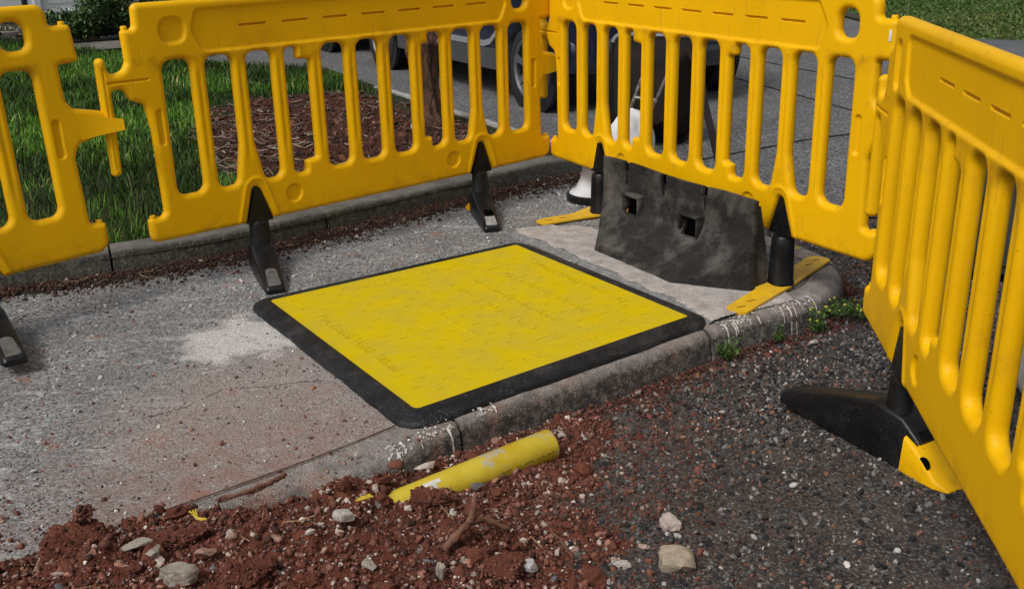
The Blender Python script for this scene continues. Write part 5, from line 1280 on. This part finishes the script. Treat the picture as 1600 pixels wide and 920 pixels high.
for (xa, ya, xb, yb, nd, lmx) in ((.90, 3.30, 1.075, 3.41, 5, .145), (.70, 3.175, .84, 3.265, 6, .12), (-.31, 2.36, -.16, 2.52, 5, .12), (-.10, 2.57, -.04, 2.61, 2, .09)):
    a, b = s_at(xa, ya), s_at(xb, yb)
    for k in range(nd): drip(a + (b - a) * (k + random.uniform(.1, .9)) / nd, random.uniform(.035, .07), random.uniform(.55, 1.25) * lmx, random.uniform(.0015, .0032))
    for k in range(int(nd * 15)):
        q = random.uniform(a, b); l = .028 + random.uniform(.0, 1) ** .8 * .045; w_ = random.uniform(.0012, .0055); hh = random.uniform(.001, .005)
        mb.add([kpos(q + w_ * math.cos(t_) * random.uniform(.6, 1), l + hh * math.sin(t_) * random.uniform(.6, 1)) for t_ in np.linspace(0, 2 * math.pi, 9)[:-1]], [range(8)])
mbY = MB()
for k in range(46):
    q = s_at(1.20, 4.05) + random.uniform(-.05, .09); l = random.uniform(-.0, .05); w_ = random.uniform(.004, .012); hh = random.uniform(.002, .006)
    mbY.add([kpos(q + w_ * math.cos(t_) * random.uniform(.6, 1), l + hh * math.sin(t_) * random.uniform(.6, 1)) for t_ in np.linspace(0, 2 * math.pi, 9)[:-1]], [range(8)])
tag(mbY.build('kerb_paint', simple('marker_paint', (.50, .42, .02), .8, c2=(.3, .27, .05), scale=90), smooth_=False), kind='structure')
o = mb.build('cement_splashes', M_splash, smooth_=False); tag(o, kind='structure')

# ------------------------------------------------------------------ weeds
M_weed = simple('weed_leaf', (.035, .085, .012), .6, c2=(.07, .12, .022), scale=90); M_flower = simple('yellow_flower', (.36, .36, .04), .7)
def weed(label, loc, n, h, spread, seed, flowers=0):
    r_ = random.Random(seed); t = thing('weed', label, 'weed', loc); mb = MB(); fb = MB(); heads = []
    for k in range(n):
        a = r_.uniform(0, 2 * math.pi); d = r_.uniform(0, 1) ** .6 * spread; x, y = d * math.cos(a) * 1.5, d * math.sin(a); hh = .82 * h * r_.uniform(.4, 1)
        top = Vector((x + r_.uniform(-.02, .02), y + r_.uniform(-.02, .02), hh)); mb.tube([(x * .7, y * .7, -.005), (x * .9, y * .9, hh * .5), top], [.0012, .001, .0007], 4)
        for q in range(9):
            f = r_.uniform(.15, 1); p = Vector((x * .7, y * .7, 0)).lerp(top, f); leafmesh(mb, p + Vector((r_.uniform(-.008, .008), r_.uniform(-.008, .008), 0)), r_.uniform(.010, .022), r_.uniform(.0022, .0045), r_.uniform(0, 6.3), r_.uniform(-.4, .8))
        if flowers and r_.random() < flowers: heads.append(top)
    mb.build('leaves', M_weed, t, smooth_=False)
    for p in heads: 
        fb = MB(); fb._merge_ico = None; bm2 = bmesh.new(); bmesh.ops.create_icosphere(bm2, subdivisions=1, radius=.0045); fb._merge(bm2, p); fb.build('flower', M_flower, t)
weed('low weed with small yellow flower heads at the foot of the kerb corner', (1.20, 3.46, -.075), 60, .075, .085, 1, .45)
weed('taller weed sprig with yellow buds against the kerb below the drips', (1.055, 3.345, -.085), 16, .11, .022, 2, .5)
weed('small green weed growing at the kerb joint by the right corner of the cover', (.700, 3.13, -.085), 14, .085, .022, 3)
weed('tiny green weed at the kerb foot between the two runs of drips', (.90, 3.265, -.085), 8, .06, .015, 4)

# ------------------------------------------------------------------ background: wall, door frame, railing, shrubs, path
hx, hy, ha = -5.20, 14.15, R(38)
hs_ = thing('house', 'rendered house front with a white panelled door frame at the top left corner', 'house', (hx, hy, .07), ha)
M_render = simple('house_render', (.34, .31, .25), .9, c2=(.25, .23, .19), scale=8, bmp=.5, bscale=60); M_upvc = simple('white_frame', (.62, .64, .65), .35, c2=(.55, .57, .59), scale=5)
M_stone = mat_concrete('old_stone', (.22, .20, .17), (.10, .09, .075), scale=6)
mb = MB(); 
mb.box((1.7, .2, 1.5), (3.0, .3, 3.0)); mb.box((-4.35, .2, 1.5), (5.0, .3, 3.0)); mb.box((-.85, .2, 2.65), (2.0, .3, .7)); mb.box((-.85, .2, .07), (2.1, .34, .14))
mb.build('wall', M_render, hs_, smooth_=False)
fr_ = MB()
for c, d in (((-.03, .05, 1.2), (.10, .12, 2.2)), ((-1.68, .05, 1.2), (.10, .12, 2.2)), ((-.85, .05, .20), (1.74, .14, .10)), ((-.85, .05, 2.28), (1.74, .12, .10)), ((-.88, .05, 1.2), (.09, .11, 2.1))): fr_.box(c, d, None, .006, 1)
dr = fr_.build('door_frame', M_upvc, hs_, ang=30)
for x in (-.46, -1.28): 
    q = MB(); q.box((x, .07, .55), (.74, .05, .62), None, .01, 1); pnl = q.build('door_panel', M_upvc, hs_, ang=30)
    q = MB(); q.box((x, .042, .55), (.56, .02, .44), None, .008, 1); q.build('moulding', M_upvc, pnl, ang=30)
    q = MB(); q.box((x, .07, 1.52), (.74, .03, 1.3)); q.build('glass', M_glass, hs_)
mb = MB(); mb.box((-.9, -.35, .02), (3.2, .7, .14), None, .02, 2); o = mb.build('step', M_stone, hs_)
rl = thing('railing', 'dark metal railing posts in front of the door at the top left corner', 'railing', (-5.05, 11.35, .08), R(38)); M_iron = simple('dark_iron', (.012, .018, .022), .5)
for k in range(5): mb = MB(); mb.box((-.42 * k, 0, .5), (.05, .05, 1.0), None, .006, 1); mb.build('post', M_iron, rl)
mb = MB(); mb.tube([(.05, 0, 1.0), (-1.75, 0, 1.0)], .025, 8); mb.build('rail', M_iron, rl)
path_p = [(-3.35, 11.75), (-4.1, 11.35), (-5.2, 10.7), (-8.5, 8.7), (-8.9, 9.4), (-5.6, 11.45), (-4.4, 12.15), (-3.5, 12.45)]
flat('path', path_p, .088, M_stone)
M_fol, t, bs = new_mat('shrub_leaf'); at = N(t, 'ShaderNodeAttribute'); at.attribute_name = 'tint'; setc(t, bs, at.outputs['Color']); bs.inputs['Roughness'].default_value = .5
def shrub(label, loc, dims, n, seed, leaf=.03, cols=((.018, .045, .010), (.035, .085, .015), (.06, .13, .025), (.11, .15, .05)), flowers=0, cat='shrub'):
    r_ = np.random.default_rng(seed); t = thing('shrub', label, cat, loc)
    # clumps
    K = 26; C = r_.normal(0, .42, (K, 3)); C[:, 2] = np.abs(C[:, 2]) * .9 + .1; rad = r_.uniform(.14, .34, K)
    k = r_.integers(0, K, n); d = r_.normal(0, 1, (n, 3)); d /= np.linalg.norm(d, axis=1)[:, None]; P = C[k] + d * (rad[k] * r_.uniform(.55, 1.05, n))[:, None]
    P = P * np.array(dims) * np.array([.62, .62, .75]); P = P[P[:, 2] > 0]; n = len(P)
    a = r_.uniform(0, 2 * np.pi, n); b = r_.uniform(-1, 1, n); L = leaf * r_.uniform(.6, 1.3, n)
    ex = np.c_[np.cos(a) * np.cos(b), np.sin(a) * np.cos(b), np.sin(b)]; ey = np.c_[-np.sin(a), np.cos(a), r_.uniform(-.5, .5, n)]
    V = np.stack([P - ex * L[:, None], P + ey * (L * .35)[:, None], P + ex * L[:, None], P - ey * (L * .35)[:, None]], 1).reshape(-1, 3)
    F = (np.arange(n) * 4)[:, None] + np.array([[0, 1, 2, 3]]); me = npmesh('foliage', V, [F], False)
    cl = np.array(cols); c = cl[r_.choice(len(cl), n, p=[.35, .35, .2, .1])] * r_.uniform(.7, 1.3, (n, 1)); at = me.color_attributes.new('tint', 'FLOAT_COLOR', 'POINT'); at.data.foreach_set('color', np.repeat(np.c_[c, np.ones(n)], 4, 0).astype(np.float32).ravel())
    link('foliage', me, M_fol, t)
    mb = MB()
    for q in range(9): c_ = C[q] * np.array(dims) * np.array([.5, .5, .6]); mb.tube([(c_[0] * .1, c_[1] * .1, -.02), (c_[0] * .5, c_[1] * .5, c_[2] * .5), tuple(c_)], [.014, .010, .005], 6)
    mb.build('stems', M_bark, t)
    for q in range(flowers):
        p = P[r_.integers(0, n)]; p = (p[0], p[1] - .04, p[2]); bm2 = bmesh.new(); bmesh.ops.create_icosphere(bm2, subdivisions=1, radius=.016); fb = MB(); fb._merge(bm2, p); fb.build('flower', M_white, t)
shrub('dark green shrub with tiny white flowers beside the house door', (-4.9, 12.75, .07), (1.5, .9, .85), 9000, 1, .034, flowers=9)
shrub('darker shrub filling the corner just left of the tall middle barrier', (-4.15, 12.75, .07), (1.2, .9, .95), 8000, 2, .032, flowers=3)
shrub('low scrubby plant at the foot of the house wall below the door', (-5.6, 12.9, .07), (1.0, .5, .28), 3500, 3, .028, ((.05, .07, .03), (.10, .11, .06), (.22, .21, .17), (.3, .28, .24)))
shrub('pale-flowered plant seen through the hand hole of the left edge barrier', (-5.35, 10.6, .07), (.42, .4, .32), 1800, 4, .03, ((.05, .09, .03), (.10, .14, .06), (.5, .52, .5), (.6, .6, .58)))
shrub('dark bush behind the top of the middle barrier', (-2.9, 13.6, .07), (2.4, 1.2, 1.1), 9000, 6, .04)
